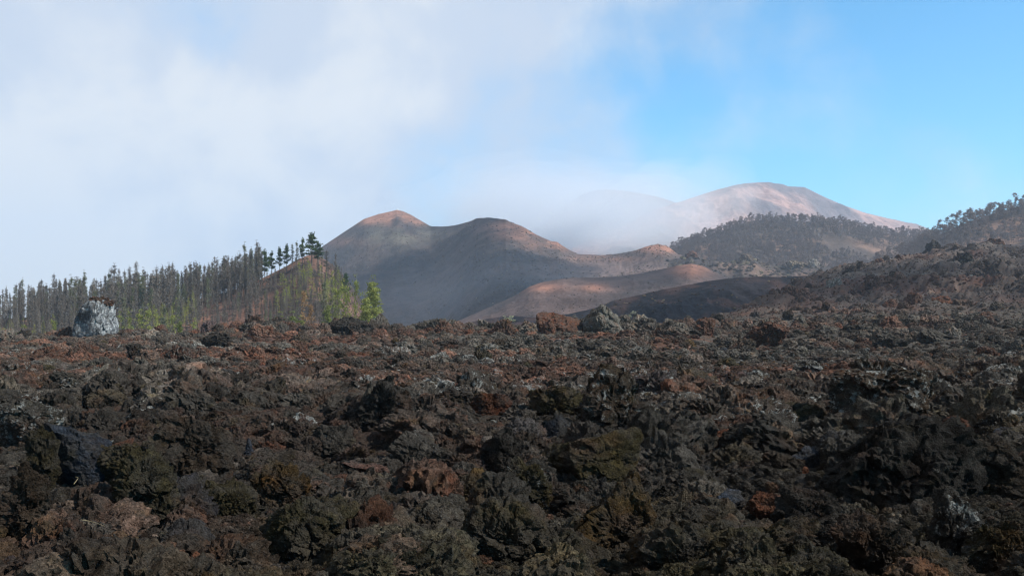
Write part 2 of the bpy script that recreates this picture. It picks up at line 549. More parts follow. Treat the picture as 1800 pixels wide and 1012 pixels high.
def col_cone(X, Y, U, Rw, T):
    n = fbm(X / 90, Y / 140, octv=5)
    n2 = fbm(X / 35 + 5, Y / 60, octv=4)
    c = lerp3((0.052, 0.049, 0.050), (0.098, 0.076, 0.068), sstep(-0.2, 0.35, n + .5 * fbm(X / 12, Y / 16, octv=4)))
    red = np.clip(1.3 * sstep(402, 384, Rw + 7 * n2) * sstep(590, 640, U) * sstep(765, 735, U)        # red cap of the tall peak
                  + 1.5 * gauss(U, Rw, 902, 403, 44, 15) + 1.0 * gauss(U, Rw, 965, 432, 45, 9) + 0.7 * gauss(U, Rw, 1060, 455, 60, 6)
                  + 1.3 * gauss(U, Rw, 1160, 437, 42, 8) + 0.35 * gauss(U, Rw, 600, 425, 40, 10), 0, 1)
    red = red * sstep(-0.55, 0.1, n2)
    c = lerp3(1, 1, red) * 0 + c * (1 - red)[:, None] + np.array((0.40, 0.20, 0.135)) * red[:, None]
    pale = np.clip(0.8 * gauss(U, Rw, 700, 412, 60, 15), 0, 1) * sstep(-0.4, 0.2, n2)  # sunlit yellowish patch below the tall peak, put into the colour
    c = c * (1 - pale)[:, None] + np.array((0.21, 0.19, 0.14)) * pale[:, None]
    pk = np.clip(0.8 * gauss(U, Rw, 1080, 475, 150, 16), 0, 1)  # sunlit pinkish patch on the lower slope, painted into the colour
    return c * (1 - pk)[:, None] + np.array((0.22, 0.145, 0.12)) * pk[:, None]


peaks = Hill('cinder_cone_hill',
             [(330, 560, 1250), (450, 500, 1250), (520, 462, 1250), (560, 438, 1250), (600, 411, 1250), (640, 385, 1250), (664, 377, 1250), (688, 371.5, 1250), (698, 369, 1250), (706, 371, 1250),
              (722, 377, 1250), (740, 388, 1240), (757, 398, 1220), (780, 399, 1150), (800, 397, 1100), (820, 391.5, 1060), (832, 388, 1040), (838, 384.5, 1038), (850, 385, 1030), (860, 383.5, 1028), (872, 386, 1020),
              (884, 387.5, 1010), (889, 386.5, 1010), (896, 391, 1000), (920, 400, 990), (945, 414, 980), (968, 424, 970), (980, 425.5, 965), (987, 431, 960), (1000, 439, 955), (1015, 447, 950), (1060, 449, 940),
              (1090, 446, 930), (1115, 441, 920), (1135, 434, 915), (1150, 431, 910), (1162, 430.5, 905), (1172, 434, 900), (1190, 446, 900), (1215, 452, 900), (1300, 470, 900), (1500, 500, 900)],
             1100, 480, 420, -22, M_cinder, col_cone, ncol=1000, nrow=300, amp=5.0, lam=160, conc=1.05,
             extra=lambda X, Y, U, T: (1.1 * fbm(U / 22 + 2 + .5 * fbm(X / 60, Y / 60, octv=2), T * 5.0, octv=4, ridged=True) * sstep(0, .25, -T) * sstep(1, .6, -T)
                                       + 1.6 * fbm(X / 9, Y / 9, octv=3, ridged=True) * (np.exp(-((U - 875) / 45) ** 2) + np.exp(-((U - 1165) / 25) ** 2)) * sstep(.12, 0, np.abs(T))))


def col_mound(X, Y, U, Rw, T):
    n = fbm(X / 60, Y / 90, octv=5)
    c = lerp3((0.075, 0.058, 0.054), (0.135, 0.090, 0.076), sstep(-0.25, 0.3, n))
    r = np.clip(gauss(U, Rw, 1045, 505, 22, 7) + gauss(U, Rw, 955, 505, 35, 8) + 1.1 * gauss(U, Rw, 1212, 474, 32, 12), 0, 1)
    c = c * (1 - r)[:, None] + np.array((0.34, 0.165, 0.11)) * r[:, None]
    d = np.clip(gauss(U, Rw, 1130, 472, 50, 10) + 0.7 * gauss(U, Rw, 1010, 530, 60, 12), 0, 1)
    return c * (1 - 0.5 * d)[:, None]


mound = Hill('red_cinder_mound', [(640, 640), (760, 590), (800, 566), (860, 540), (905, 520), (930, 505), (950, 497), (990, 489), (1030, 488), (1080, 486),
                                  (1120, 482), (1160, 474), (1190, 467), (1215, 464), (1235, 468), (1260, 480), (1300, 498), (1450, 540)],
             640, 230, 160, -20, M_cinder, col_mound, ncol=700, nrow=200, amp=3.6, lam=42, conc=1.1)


def col_black(X, Y, U, Rw, T):
    n = fbm(X / 18, Y / 26, octv=5)
    c = lerp3((0.010, 0.011, 0.015), (0.024, 0.021, 0.024), sstep(-0.2, 0.4, n))
    r = sstep(0.05, 0.45, fbm(X / 9 + 40, Y / 14, octv=4) + 0.12 * sstep(-0.35, -0.02, T)) * 0.45
    return c * (1 - r)[:, None] + np.array((0.105, 0.058, 0.045)) * r[:, None]


black = Hill('black_cinder_ridge', [(700, 610), (800, 578), (830, 566), (860, 560), (900, 556), (950, 559), (1000, 552), (1050, 540), (1075, 530), (1100, 524), (1140, 515), (1200, 502),
                                    (1240, 495), (1290, 489), (1330, 486), (1380, 487), (1430, 484), (1500, 488), (1600, 500)],
             340, 110, 90, -20, M_slope, col_black, ncol=700, nrow=190, amp=2.8, lam=15, conc=1.1)


def col_brown(X, Y, U, Rw, T):
    n = fbm(X / 30, Y / 40, octv=5)
    c = lerp3((0.060, 0.050, 0.046), (0.20, 0.130, 0.095), sstep(-0.1, 0.5, n + 0.3 * gauss(U, Rw, 1400, 470, 60, 20)))
    g = sstep(0.1, 0.4, fbm(X / 20 + 9, Y / 20, octv=3))
    return c * (1 - 0.5 * g)[:, None] + 0.5 * g[:, None] * np.array((0.070, 0.072, 0.045))


hummocks = Hill('brown_hummock_ridge', [(1120, 500), (1160, 462), (1185, 455), (1205, 452), (1214, 447), (1225, 450), (1240, 458), (1280, 462), (1298, 460), (1306, 453), (1328, 455), (1340, 462),
                                        (1365, 466), (1385, 468), (1400, 463), (1420, 466), (1432, 463), (1450, 470), (1480, 474), (1520, 468), (1560, 462), (1600, 452), (1640, 447), (1800, 440), (2100, 440)],
                780, 170, 120, -18, M_slope, col_brown, ncol=900, nrow=180, amp=5.5, lam=34, conc=1.0)


def col_forest(X, Y, U, Rw, T):
    n = fbm(X / 22, Y / 22, octv=5)
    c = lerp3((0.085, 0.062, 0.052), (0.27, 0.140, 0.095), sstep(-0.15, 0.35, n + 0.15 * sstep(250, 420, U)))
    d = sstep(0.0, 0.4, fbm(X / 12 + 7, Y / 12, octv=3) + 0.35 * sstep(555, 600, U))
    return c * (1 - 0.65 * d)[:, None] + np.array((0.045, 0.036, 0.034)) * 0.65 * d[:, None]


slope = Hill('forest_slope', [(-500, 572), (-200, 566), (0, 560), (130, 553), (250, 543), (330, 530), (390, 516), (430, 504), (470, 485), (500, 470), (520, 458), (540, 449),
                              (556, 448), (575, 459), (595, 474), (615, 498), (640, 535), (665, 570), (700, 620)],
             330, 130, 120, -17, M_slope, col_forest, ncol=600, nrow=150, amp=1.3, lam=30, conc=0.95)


def col_wood(X, Y, U, Rw, T):
    n = fbm(X / 55, Y / 55, octv=5)
    c = lerp3((0.10, 0.078, 0.066), (0.30, 0.19, 0.14), sstep(0.0, 0.4, n))
    g = sstep(1600, 1700, U)
    return c * (1 - 0.15 * g)[:, None]


wood = Hill('wooded_hill', [(1080, 480), (1130, 462), (1170, 445), (1200, 430), (1250, 412), (1300, 395), (1330, 387), (1400, 390), (1480, 394), (1510, 402), (1560, 412), (1620, 414),
                            (1700, 418), (1900, 430), (2200, 440)],
            1000, 330, 260, -18, M_cinder, col_wood, ncol=500, nrow=160, amp=5.0, lam=90, conc=0.9)
wood2 = Hill('wooded_hill_right', [(1480, 480), (1560, 452), (1610, 432), (1640, 418), (1665, 408), (1690, 394), (1740, 378), (1780, 366), (1830, 358), (1950, 345), (2300, 330)],
             720, 250, 220, -18, M_cinder, col_wood, ncol=400, nrow=160, amp=3.5, lam=60, conc=0.9)


def col_mount(X, Y, U, Rw, T):
    n = fbm(X / 260, Y / 500, octv=6)
    s2 = fbm(X / 70 + 4, Y / 700, octv=4, ridged=True)
    c = lerp3((0.15, 0.110, 0.105), (0.49, 0.28, 0.215), sstep(-0.25, 0.25, n + 0.25 * s2 + 0.35 * gauss(U, Rw, 1160, 378, 70, 18)))
    return c


mount = Hill('far_mountain', [(900, 470), (1000, 440), (1060, 415), (1100, 396), (1130, 380), (1160, 366), (1200, 354), (1240, 341), (1265, 334), (1290, 327), (1310, 323), (1335, 321),
                              (1352, 320.5), (1362, 323), (1375, 324), (1385, 328), (1405, 329), (1413, 329), (1430, 337), (1450, 347), (1480, 360), (1520, 374), (1560, 384), (1600, 393),
                              (1700, 425), (1900, 470), (2200, 500)],
             3200, 1500, 1200, -20, M_far, col_mount, ncol=900, nrow=300, amp=30, lam=330, conc=0.95,
             extra=lambda X, Y, U, T: 16 * fbm(X / 120 + 3, Y / 420, octv=5, ridged=True, gain=.55) * sstep(0, .08, -T) )


def col_ridge(X, Y, U, Rw, T):
    n = fbm(X / 300, Y / 300, octv=4)
    return lerp3((0.12, 0.11, 0.11), (0.22, 0.18, 0.16), sstep(-0.2, 0.3, n))


ridge = Hill('far_ridge', [(820, 450), (900, 430), (960, 388), (1000, 357), (1022, 343), (1045, 335), (1080, 334), (1120, 339), (1160, 347), (1190, 357), (1250, 385), (1400, 430)],
             3800, 900, 800, -20, M_far, col_ridge, ncol=400, nrow=140, amp=16, lam=420, conc=0.9)

# ------------------------------------------------------------------ rock shapes
_ico = {}


def ico(level):
    if level not in _ico:
        bm = bmesh.new()
        bmesh.ops.create_icosphere(bm, subdivisions=level, radius=1.0)
        bm.verts.ensure_lookup_table()
        V = np.array([v.co[:] for v in bm.verts])
        Fc = np.array([[v.index for v in f.verts] for f in bm.faces], dtype=np.int32)
        bm.free()
        _ico[level] = (V / np.linalg.norm(V, axis=1)[:, None], Fc)
    return _ico[level]


def rock_mesh(name, seed, level, dims, facet=0.55, rough=1.0, crag=0.0, fit=False):
    """clinker block: a faceted lump broken by cracks, knobs, crust and pits; dims are half sizes.
    The bigger the block the finer its knobs against its size."""
    r = np.random.default_rng(seed)
    N, Fc = ico(level)
    dims = np.array(dims, float)
    m_ = float(dims.mean())
    fm = float(np.clip((m_ / 0.22) ** 0.5, 1.0, 2.6)) if fit else 1.0
    K = 15
    pn = r.normal(size=(K, 3))
    pn /= np.linalg.norm(pn, axis=1)[:, None]
    pd = r.uniform(0.55, 0.98, K)
    d = N @ pn.T
    rr = np.where(d > 0.05, pd / np.maximum(d, 0.05), 9.0)
    rp = np.minimum(-np.log(np.exp(-rr * 30).sum(1)) / 30, 1.35)
    rad = (1 - facet) + facet * rp * 1.12
    P = N * rad[:, None] * dims / m_
    o = r.uniform(0, 60, 3)
    # broad warp, then broken lumps
    P = P + 0.20 * np.stack([fbm(P[:, 0] * 1.2 + o[0] + k * 9, P[:, 1] * 1.2 + o[1], P[:, 2] * 1.2 + o[2], octv=3) for k in range(3)], 1)
    wq = (P + 0.16 * np.stack([fbm(P[:, 0] * 3 + k * 7, P[:, 1] * 3 + o[1], P[:, 2] * 3, octv=2) for k in range(3)], 1)) * np.array([1, 1, 1.35])
    l1, e1 = plates(wq * 1.6 + o, seed)
    l2, e2 = plates(wq * 3.9 * fm + o + 5, seed + 3)
    l3, e3 = plates(wq * 9.5 * fm + o + 9, seed + 5)
    patch = 0.35 + 0.65 * sstep(-0.2, 0.3, fbm(P[:, 0] * 1.6 + 3, P[:, 1] * 1.6 + o[2], P[:, 2] * 1.6, octv=2))   # smooth faces and crusty ones
    disp = 0.20 * l1 - 0.12 * sstep(0.09, 0.0, e1)
    disp += patch * (0.115 * l2 - 0.06 * sstep(0.12, 0.0, e2)) / fm
    disp += patch * (0.060 * l3 - 0.035 * sstep(0.15, 0.0, e3)) / fm
    disp += (0.35 + 0.65 * patch) * 0.13 * fbm(P[:, 0] * 3.8 * fm + o[1], P[:, 1] * 3.8 * fm, P[:, 2] * 6 * fm, octv=6, gain=0.74, ridged=True) / fm ** .6
    disp += crag * fbm(P[:, 0] * 1.8 + o[1], P[:, 1] * 1.8, P[:, 2] * 1.8 + 4, octv=4, ridged=True)
    D3 = N + 0.5 * np.stack([fbm(P[:, 0] * 5 + k * 5, P[:, 1] * 5, P[:, 2] * 5 + k, octv=2) for k in range(3)], 1)
    P = (P + D3 * (disp * rough)[:, None]) * m_
    if fit:
        lo, hi = np.percentile(P, 0.5, axis=0), np.percentile(P, 99.5, axis=0)
        P = (P - (lo + hi) / 2) * (2 * dims / (hi - lo))
    return mesh_np(name, P, Fc, M_rock, False)


# prototypes, used by the rubble and by the smaller single stones
PROTO = []
pcol = bpy.data.collections.new('stone_shapes')
specs = [(1, 1, .75), (1, .8, .6), (1, .9, .5), (1, .7, .8), (.8, .8, 1), (1, .75, .4), (1, 1, .9), (1, .6, .55), (.9, .7, .7), (1, .85, .65), (1, .5, .4), (.75, .9, .95)]
for i, dm in enumerate(specs):
    me = rock_mesh('stone', 100 + i, 5, dm, facet=0.35 + 0.05 * (i % 6), rough=0.9 + 0.12 * (i % 4))
    PROTO.append(me)
    pcol.objects.link(bpy.data.objects.new('stone_shape', me))

# ------------------------------------------------------------------ single boulders the photograph shows
HERO = []      # (X, Y, half width, short phrase)


def setrock(o, tone, lichen):
    o['tone'] = [float(v) for v in tone]
    o['lichen'] = float(lichen)


def hero(u, row, wpx, hpx, tone, lichen, label, cat='boulder', name='lava_boulder', Y=None, facet=0.55, rough=1.0, crag=0.0,
         tilt=(0, 0, 0), depth=0.8, sink=0.22, short=None, level=None, zlift=0.0, mul=1.0):
    Y = Y or depth_at(u, row)
    X = (u - 900) / F * Y
    hw, hh = wpx * Y / F / 2 * 0.93, hpx * Y / F / 2 / (1 - sink) * 1.02
    z0 = (EYE_ROW - row) / F * Y
    lvl = level or (6 if wpx > 60 else 5)
    k = len(HERO)
    if Y > 140 and sink < .4:
        sink = .42
    hh = hpx * Y / F / 2 / (1 - sink) * 1.02
    me = rock_mesh(name, 500 + 7 * k, lvl, (hw, max(hw * depth, 0.3 * hh), hh), min(1, facet + .2), rough * .8, crag * .6, True)
    o = link(name, me, None, (X, Y + hw * depth * 0.3, z0 + hh * (1 - 2 * sink) + zlift))
    o.rotation_euler = [R(a) for a in tilt]
    tag(o, label, cat)
    setrock(o, [v * mul for v in PAL[tone]], lichen)
    HERO.append((X, Y, hw, short or label, u, row, wpx, hpx))
    return o


# --- skyline and middle distance
def monolith():
    Y = 112.0
    s = Y / F
    X = (166 - 900) * s
    root = empty('standing_boulder', (X, Y, (EYE_ROW - 595) * s))
    tag(root, 'tall whitish lichen-crusted boulder with a brown cap on the left skyline', 'boulder')
    # outline of the block, metres from its foot, extruded through its depth and broken up
    prof = [(-38, -3), (-38, 6), (-32, 22), (-26, 42), (-17, 54), (-5, 62), (12, 68), (28, 66), (31, 50), (31, 38), (36, 25), (37, 10), (38, -3)]
    N, Fc = ico(6)
    P = np.array(prof, float) * s * np.array([.80, 1.0])
    cx, cz = 0.0, 30 * s
    ang = np.arctan2(P[:, 1] - cz, P[:, 0] - cx)
    rad = np.hypot(P[:, 1] - cz, P[:, 0] - cx)
    od = np.argsort(ang)
    av = np.arctan2(N[:, 2], N[:, 0])
    rv = np.interp(av, np.concatenate([ang[od] - 2 * np.pi, ang[od], ang[od] + 2 * np.pi]), np.tile(rad[od], 3))
    lat = np.sqrt(N[:, 0] ** 2 + N[:, 2] ** 2)
    sq = np.clip(lat, 0, 1) ** 0.25
    Q = np.stack([cx + np.cos(av) * rv * sq, 2.3 * np.sign(N[:, 1]) * np.abs(N[:, 1]) ** 0.8 * (1 + 0.2 * np.cos(av)), cz + np.sin(av) * rv * sq], 1)
    f1, f2 = worley(Q * 0.9 + 3, 4)
    disp = 0.32 * (0.5 - f1) - 0.22 * sstep(0.14, 0, f2 - f1) + 0.30 * fbm(Q[:, 0] * 1.1, Q[:, 1] * 1.1, Q[:, 2] * 1.1, octv=6, gain=.62, ridged=True)
    Q = Q + N * disp[:, None]
    me = mesh_np('stone_block', Q, Fc, M_mono)
    link('stone_block', me, root)
    capm = rock_mesh('soil_cap', 991, 5, (21 * s, 1.9, 6.5 * s), 0.2, 1.2)
    cp = link('soil_cap', capm, root, (10 * s, 0, 64 * s))
    cp.rotation_euler = (0, R(3), 0)
    setrock(cp, (0.075, 0.040, 0.026), 0.0)
    HERO.append((X, Y, 3, 'the whitish standing boulder', 166, 592, 80, 75))


m, t = new_mat('lichen_stone')
pos = t.n('ShaderNodeNewGeometry').outputs['Position']
a_ = t.noise(pos, 1.1, 9, 0.72)
b_ = t.noise(t.vmath('ADD', pos, (4, 4, 4)), 2.6, 8, 0.75)
c_ = t.mix(t.mrange(a_, 0.40, 0.56), (0.042, 0.044, 0.047, 1), (0.165, 0.175, 0.18, 1))
c_ = t.mix(t.mrange(b_, 0.50, 0.60), c_, (0.42, 0.43, 0.42, 1))
c_ = t.mix(t.mrange(t.noise(pos, 0.55, 5, 0.6), 0.55, 0.66), c_, (0.05, 0.045, 0.042, 1))
finish(t, c_, 0.9, bump(t, t.noise(pos, 3.0, 9, 0.75), 0.3, 0.9))
M_mono = m
monolith()

H = hero
H(610, 594, 92, 36, 'black', .25, 'dark pointed lava heap on the skyline below the green pines', 'rock heap', 'lava_heap', Y=104, facet=.3, crag=.25, rough=1.3, short='the dark skyline heap')
H(985, 593, 100, 42, 'rust', .05, 'broad rust red lava block on the skyline left of the cracked grey boulder', Y=100, facet=.8, rough=.7, short='the rust red skyline block', level=6)
H(1062, 594, 76, 56, 'pale', .55, 'cracked grey boulder with a whitish lower left face on the skyline', Y=100, facet=.6, rough=.9, short='the cracked grey skyline boulder', level=6)
H(965, 592, 30, 30, 'rust', .05, 'small reddish stone leaning on the left end of the rust red skyline block', Y=98, short='the small reddish skyline stone')
H(380, 612, 62, 28, 'black', .35, 'black knobbly boulder with a white fleck just below the left lava edge', rough=1.2, short='the black knobbly boulder')
H(238, 632, 36, 28, 'black', .1, 'squat black boulder below and right of the whitish standing boulder', rough=1.2, short='the squat black boulder')
H(552, 655, 26, 18, 'black', .05, 'small round black stone in the middle of the reddish rubble', short='the small round black stone')
H(1241, 592, 36, 34, 'rust', .45, 'craggy rust and grey knob standing above the rubble right of centre', crag=.2, rough=1.3, short='the craggy rust knob')
H(1350, 607, 80, 40, 'rust', .3, 'pointed reddish lava hump on the right of the plain', 'rock heap', 'lava_heap', crag=.25, rough=1.2, short='the pointed reddish hump')
H(1385, 566, 22, 22, 'black', .1, 'small black knob behind the pointed reddish lava hump', rough=1.3, short='the small black knob')
H(1264, 566, 18, 14, 'black', .2, 'tiny dark knob on the plain left of the black knob', rough=1.3)
H(1560, 612, 70, 30, 'grey', .5, 'low grey clinker crag on the right plain', crag=.2, rough=1.3, short='the low grey crag')
H(1640, 605, 60, 26, 'grey', .35, 'pointed grey slab rising from the far right plain', facet=.8, short='the pointed grey slab')
# --- on the right lava hill
H(1466, 514, 34, 26, 'grey', .85, 'white streaked crag on the flank of the brown lava mound', 'crag', 'lava_crag', crag=.4, rough=1.4, tilt=(0, 35, 0), sink=.4, short='the white streaked crag')
H(1452, 500, 22, 16, 'black', .1, 'black overhanging block at the upper left of the white streaked crag', tilt=(0, 30, 0))
H(1690, 470, 50, 26, 'black', .05, 'black crag high on the right lava hill', 'crag', 'lava_crag', crag=.3, rough=1.3, short='the black crag on the hill')
H(1642, 442, 34, 20, 'black', .15, 'dark outcrop at the notch in the right skyline', 'crag', 'lava_crag', Y=375, crag=.3, rough=1.4, short='the dark skyline outcrop')
H(1748, 432, 40, 12, 'rust', .1, 'low reddish outcrop on the far right skyline', 'crag', 'lava_crag', Y=378, crag=.3, rough=1.4)
H(1607, 540, 34, 26, 'rust', .1, 'dark reddish rock at the foot of the right lava hill', mul=.8, short='the dark reddish rock')
H(1657, 542, 36, 22, 'red', .05, 'rust orange rock at the foot of the right lava hill', short='the rust orange rock')
H(1565, 542, 30, 16, 'rust', .2, 'small maroon rock left of the dark reddish rock on the hill foot')
H(1625, 490, 20, 10, 'pale', .7, 'small pale stone midway up the right lava hill')
H(1705, 497, 20, 14, 'pale', .9, 'white flecked stone on the right lava hill below the black crag', tilt=(0, 35, 0))
H(1314, 462, 32, 16, 'brown', .1, 'square brown crag on the distant brown ridge skyline', 'crag', 'lava_crag', Y=775, crag=.3, mul=1.7, short='the square brown crag')
H(1216, 455, 22, 14, 'rust', .0, 'pointed reddish crag on the distant brown ridge right of the red peak', 'crag', 'lava_crag', Y=775, crag=.3, mul=1.4)
H(1402, 470, 40, 12, 'tan', .1, 'tan rocky outcrop on the distant brown ridge', 'crag', 'lava_crag', Y=770, crag=.3, mul=1.6)
H(1432, 470, 20, 16, 'pale', .5, 'whitish pointed outcrop beside the tan outcrop on the distant ridge', 'crag', 'lava_crag', Y=770, crag=.3, mul=1.8)
# --- middle of the field
H(50, 775, 118, 70, 'grey', .75, 'grey lichen-crusted boulder at the left edge of the picture', short='the grey lichen boulder')
H(170, 722, 84, 36, 'tan', .35, 'tan topped rock above the blue grey slab on the left', mul=.8, short='the tan topped rock')
H(122, 842, 130, 92, 'blue', .0, 'large smooth blue grey slab face propped in dark clinker on the left', facet=.9, rough=.5, depth=.6, short='the blue grey slab', mul=.75)
H(72, 850, 60, 100, 'olive', .05, 'dark olive block against the left side of the blue grey slab', mul=.6)
H(215, 840, 95, 58, 'olive', .1, 'rounded olive brown boulder to the right of the blue grey slab', short='the rounded olive boulder')
H(340, 845, 150, 110, 'brown', .1, 'big brown overhanging boulder with a dark hollow beneath it', facet=.7, rough=1.2, short='the brown overhanging boulder', mul=.75, sink=.12)
H(235, 712, 60, 50, 'black', .05, 'dark brown boulder behind the brown overhanging boulder', mul=1.3)
H(225, 735, 50, 36, 'grey', .1, 'smooth dark grey stone behind the rounded olive brown boulder', rough=.6, mul=.7)
H(252, 945, 125, 150, 'olive', .05, 'tall knobbly olive black pillar of clinker near the lower left', crag=.15, rough=1.4, facet=.4, short='the knobbly olive pillar', mul=.75)
H(40, 980, 120, 155, 'brown', .0, 'large brown boulder filling the lower left corner', crag=.1, rough=1.2, mul=.7, short='the brown corner boulder')
H(390, 925, 130, 70, 'olive', .0, 'clustered olive boulder right of the knobbly pillar', rough=1.4, mul=.8, short='the clustered olive boulder')
H(320, 862, 44, 24, 'blue', .0, 'small bluish stone below the brown overhanging boulder', facet=.8, rough=.5, mul=.6)
H(435, 812, 22, 40, 'blue', .0, 'narrow blue stone wedged between brown boulders left of centre', facet=.8, rough=.5, mul=.8)
H(490, 905, 120, 85, 'ochre', .0, 'ochre brown knobbly boulder above the lower left rubble', rough=1.4, mul=.6, short='the ochre knobbly boulder')
H(540, 990, 190, 110, 'olive', .15, 'wide grey olive boulder at the bottom left of centre', rough=1.2, mul=.95, short='the wide grey olive boulder')
H(640, 838, 92, 24, 'pink', .35, 'long pinkish slab lying flat left of centre', facet=.7, rough=.6, tilt=(0, 12, 0), short='the pinkish slab', mul=.9, sink=.1)
H(678, 775, 105, 105, 'black', .35, 'upright dark boulder with a pale lichen edge left of centre', crag=.15, rough=1.2, short='the upright dark boulder', mul=1.3)
H(640, 770, 26, 95, 'pale', .75, 'narrow pale lichen-covered blade against the upright dark boulder', mul=.7, tilt=(0, 12, 0))
H(745, 822, 125, 48, 'grey', .5, 'grey slab leaning down to the right of the upright dark boulder', facet=.8, tilt=(0, 32, 0), rough=.8, short='the leaning grey slab')
H(572, 752, 46, 22, 'ochre', .05, 'ochre orange stone in the rubble left of the upright dark boulder', mul=.9, short='the ochre orange stone')
H(585, 790, 80, 42, 'grey', .3, 'rounded grey boulder below the ochre orange stone', short='the rounded grey boulder')
H(604, 702, 20, 18, 'pale', .2, 'small bright pale stone left of the upright dark boulder', mul=1.3)
H(818, 745, 22, 24, 'pale', .1, 'small pale pinkish stone beside the maroon block')
H(866, 740, 86, 48, 'rust', .05, 'maroon lava block in the centre of the field', facet=.85, rough=.7, mul=.7, short='the maroon block')
H(985, 750, 120, 70, 'olive', .05, 'broad olive brown block left of the white-crested boulder', facet=.8, rough=.8, short='the broad olive block')
H(975, 782, 80, 50, 'blue', .0, 'dark bluish pyramid stone below the broad olive block', facet=.9, rough=.5, mul=.45, short='the dark bluish pyramid')
H(1085, 775, 150, 130, 'brown', .62, 'big craggy boulder with a white lichen crest in the middle right', crag=.12, rough=1.3, short='the white-crested boulder', mul=.75)
H(1050, 690, 90, 36, 'grey', .8, 'white lichen topped slab forming the crest of the craggy boulder', crag=.1, tilt=(0, 8, 0))
H(840, 908, 88, 76, 'ochre', .0, 'square ochre boulder below the pinkish slab in the lower centre', facet=.8, rough=.75, mul=.85, short='the square ochre boulder')
H(880, 855, 90, 100, 'black', .1, 'dark rounded boulder behind the square ochre boulder', facet=.4, rough=.9)
H(930, 905, 90, 90, 'olive', .55, 'olive boulder fringed with white lichen beside the square ochre boulder', rough=1.2, short='the white fringed olive boulder', mul=.8)
H(1050, 870, 170, 110, 'olive', .1, 'large flat-faced olive brown boulder in the lower centre', facet=.85, rough=.7, short='the flat-faced olive boulder', mul=.85)
H(1095, 975, 180, 130, 'ochre', .1, 'large ochre stained boulder at the bottom centre', facet=.7, rough=.8, short='the ochre stained boulder', mul=.55)
H(885, 1000, 190, 120, 'tan', .1, 'large grey tan boulder at the bottom centre left of the ochre stained one', rough=1.2, short='the grey tan boulder', mul=.5)
H(1115, 800, 60, 22, 'blue', .0, 'flat blue grey stone below the white-crested boulder', facet=.8, rough=.5, mul=.7)
H(1272, 792, 125, 30, 'red', .05, 'long rust orange slab right of centre', facet=.6, rough=.9, tilt=(0, -14, 0), short='the rust orange slab', mul=.8, sink=.1)
H(1300, 845, 110, 60, 'tan', .1, 'knobbly tan brown boulder below the rust orange slab', rough=1.3, mul=.6, short='the knobbly tan boulder')
H(1284, 895, 58, 32, 'blue', .0, 'pointed blue grey stone in the lower right of centre', facet=.95, rough=.35, short='the pointed blue stone', mul=1.1)
H(1348, 902, 66, 36, 'red', .15, 'rust red stone right of the pointed blue grey stone', mul=.75, short='the rust red stone')
H(1420, 822, 60, 36, 'blue', .05, 'smooth blue grey stone beside the big black boulder', facet=.8, rough=.45, tilt=(0, 15, 0), short='the smooth blue stone')
H(1440, 878, 32, 24, 'blue', .0, 'small bluish stone at the left foot of the big black boulder', facet=.8, rough=.5)
H(1412, 834, 24, 14, 'red', .0, 'small orange stone under the smooth blue grey stone', mul=1.1)
H(1560, 748, 215, 110, 'brown', .72, 'wide lichen-spotted boulder with a black hollow under its edge on the right', rough=1.25, facet=.6, short='the lichen-spotted boulder', sink=.1, mul=.9)
H(1600, 905, 290, 165, 'black', .30, 'huge black boulder flecked with white lichen on the right', rough=1.25, facet=.5, short='the huge black boulder', mul=.8, crag=.08)
H(1745, 900, 120, 130, 'brown', .2, 'brown boulder against the right side of the huge black boulder', rough=1.1, mul=.6)
H(1420, 960, 130, 95, 'black', .0, 'rounded black boulder at the lower left of the huge black boulder', rough=.9, short='the rounded black boulder', mul=1.1)
H(1540, 1000, 150, 95, 'brown', .1, 'brown flat-topped boulder below the huge black boulder', facet=.8, rough=.8, short='the brown flat-topped boulder', mul=.7)
H(1690, 985, 110, 120, 'grey', .7, 'white speckled boulder near the bottom right', rough=1.2, short='the white speckled boulder', mul=.6)
H(1760, 1010, 130, 90, 'olive', .5, 'olive boulder with grey lichen in the bottom right corner', rough=1.2, mul=.7)
H(1612, 900, 22, 22, 'pale', .1, 'small pale upright stone in the hollow below the huge black boulder', mul=.8, Y=7.6)
H(1685, 777, 26, 16, 'red', .0, 'small orange stone above the huge black boulder', mul=1.3)
H(1616, 773, 62, 18, 'blue', .0, 'flat blue grey stone on top of the huge black boulder', facet=.8, rough=.4, mul=1.0)
H(1775, 778, 66, 26, 'blue', .0, 'flat blue grey stone at the right edge of the picture', facet=.8, rough=.4, mul=.9)
H(1512, 762, 44, 26, 'grey', .1, 'smooth grey rounded stone behind the huge black boulder', rough=.6)
H(1400, 745, 110, 36, 'olive', .25, 'olive clinker hump left of the lichen-spotted boulder', rough=1.4)
H(1330, 680, 50, 30, 'grey', .85, 'pale grey lichen rock in the rubble right of the white-crested boulder')
H(1420, 665, 60, 32, 'grey', .8, 'whitish lichen rock left of the lichen-spotted boulder', short='the whitish lichen rock')
H(1770, 720, 70, 50, 'grey', .85, 'white crusted boulder on the right edge behind the flat blue stone')
H(1700, 680, 60, 34, 'brown', .6, 'brown boulder with white crust right of the lichen-spotted boulder')

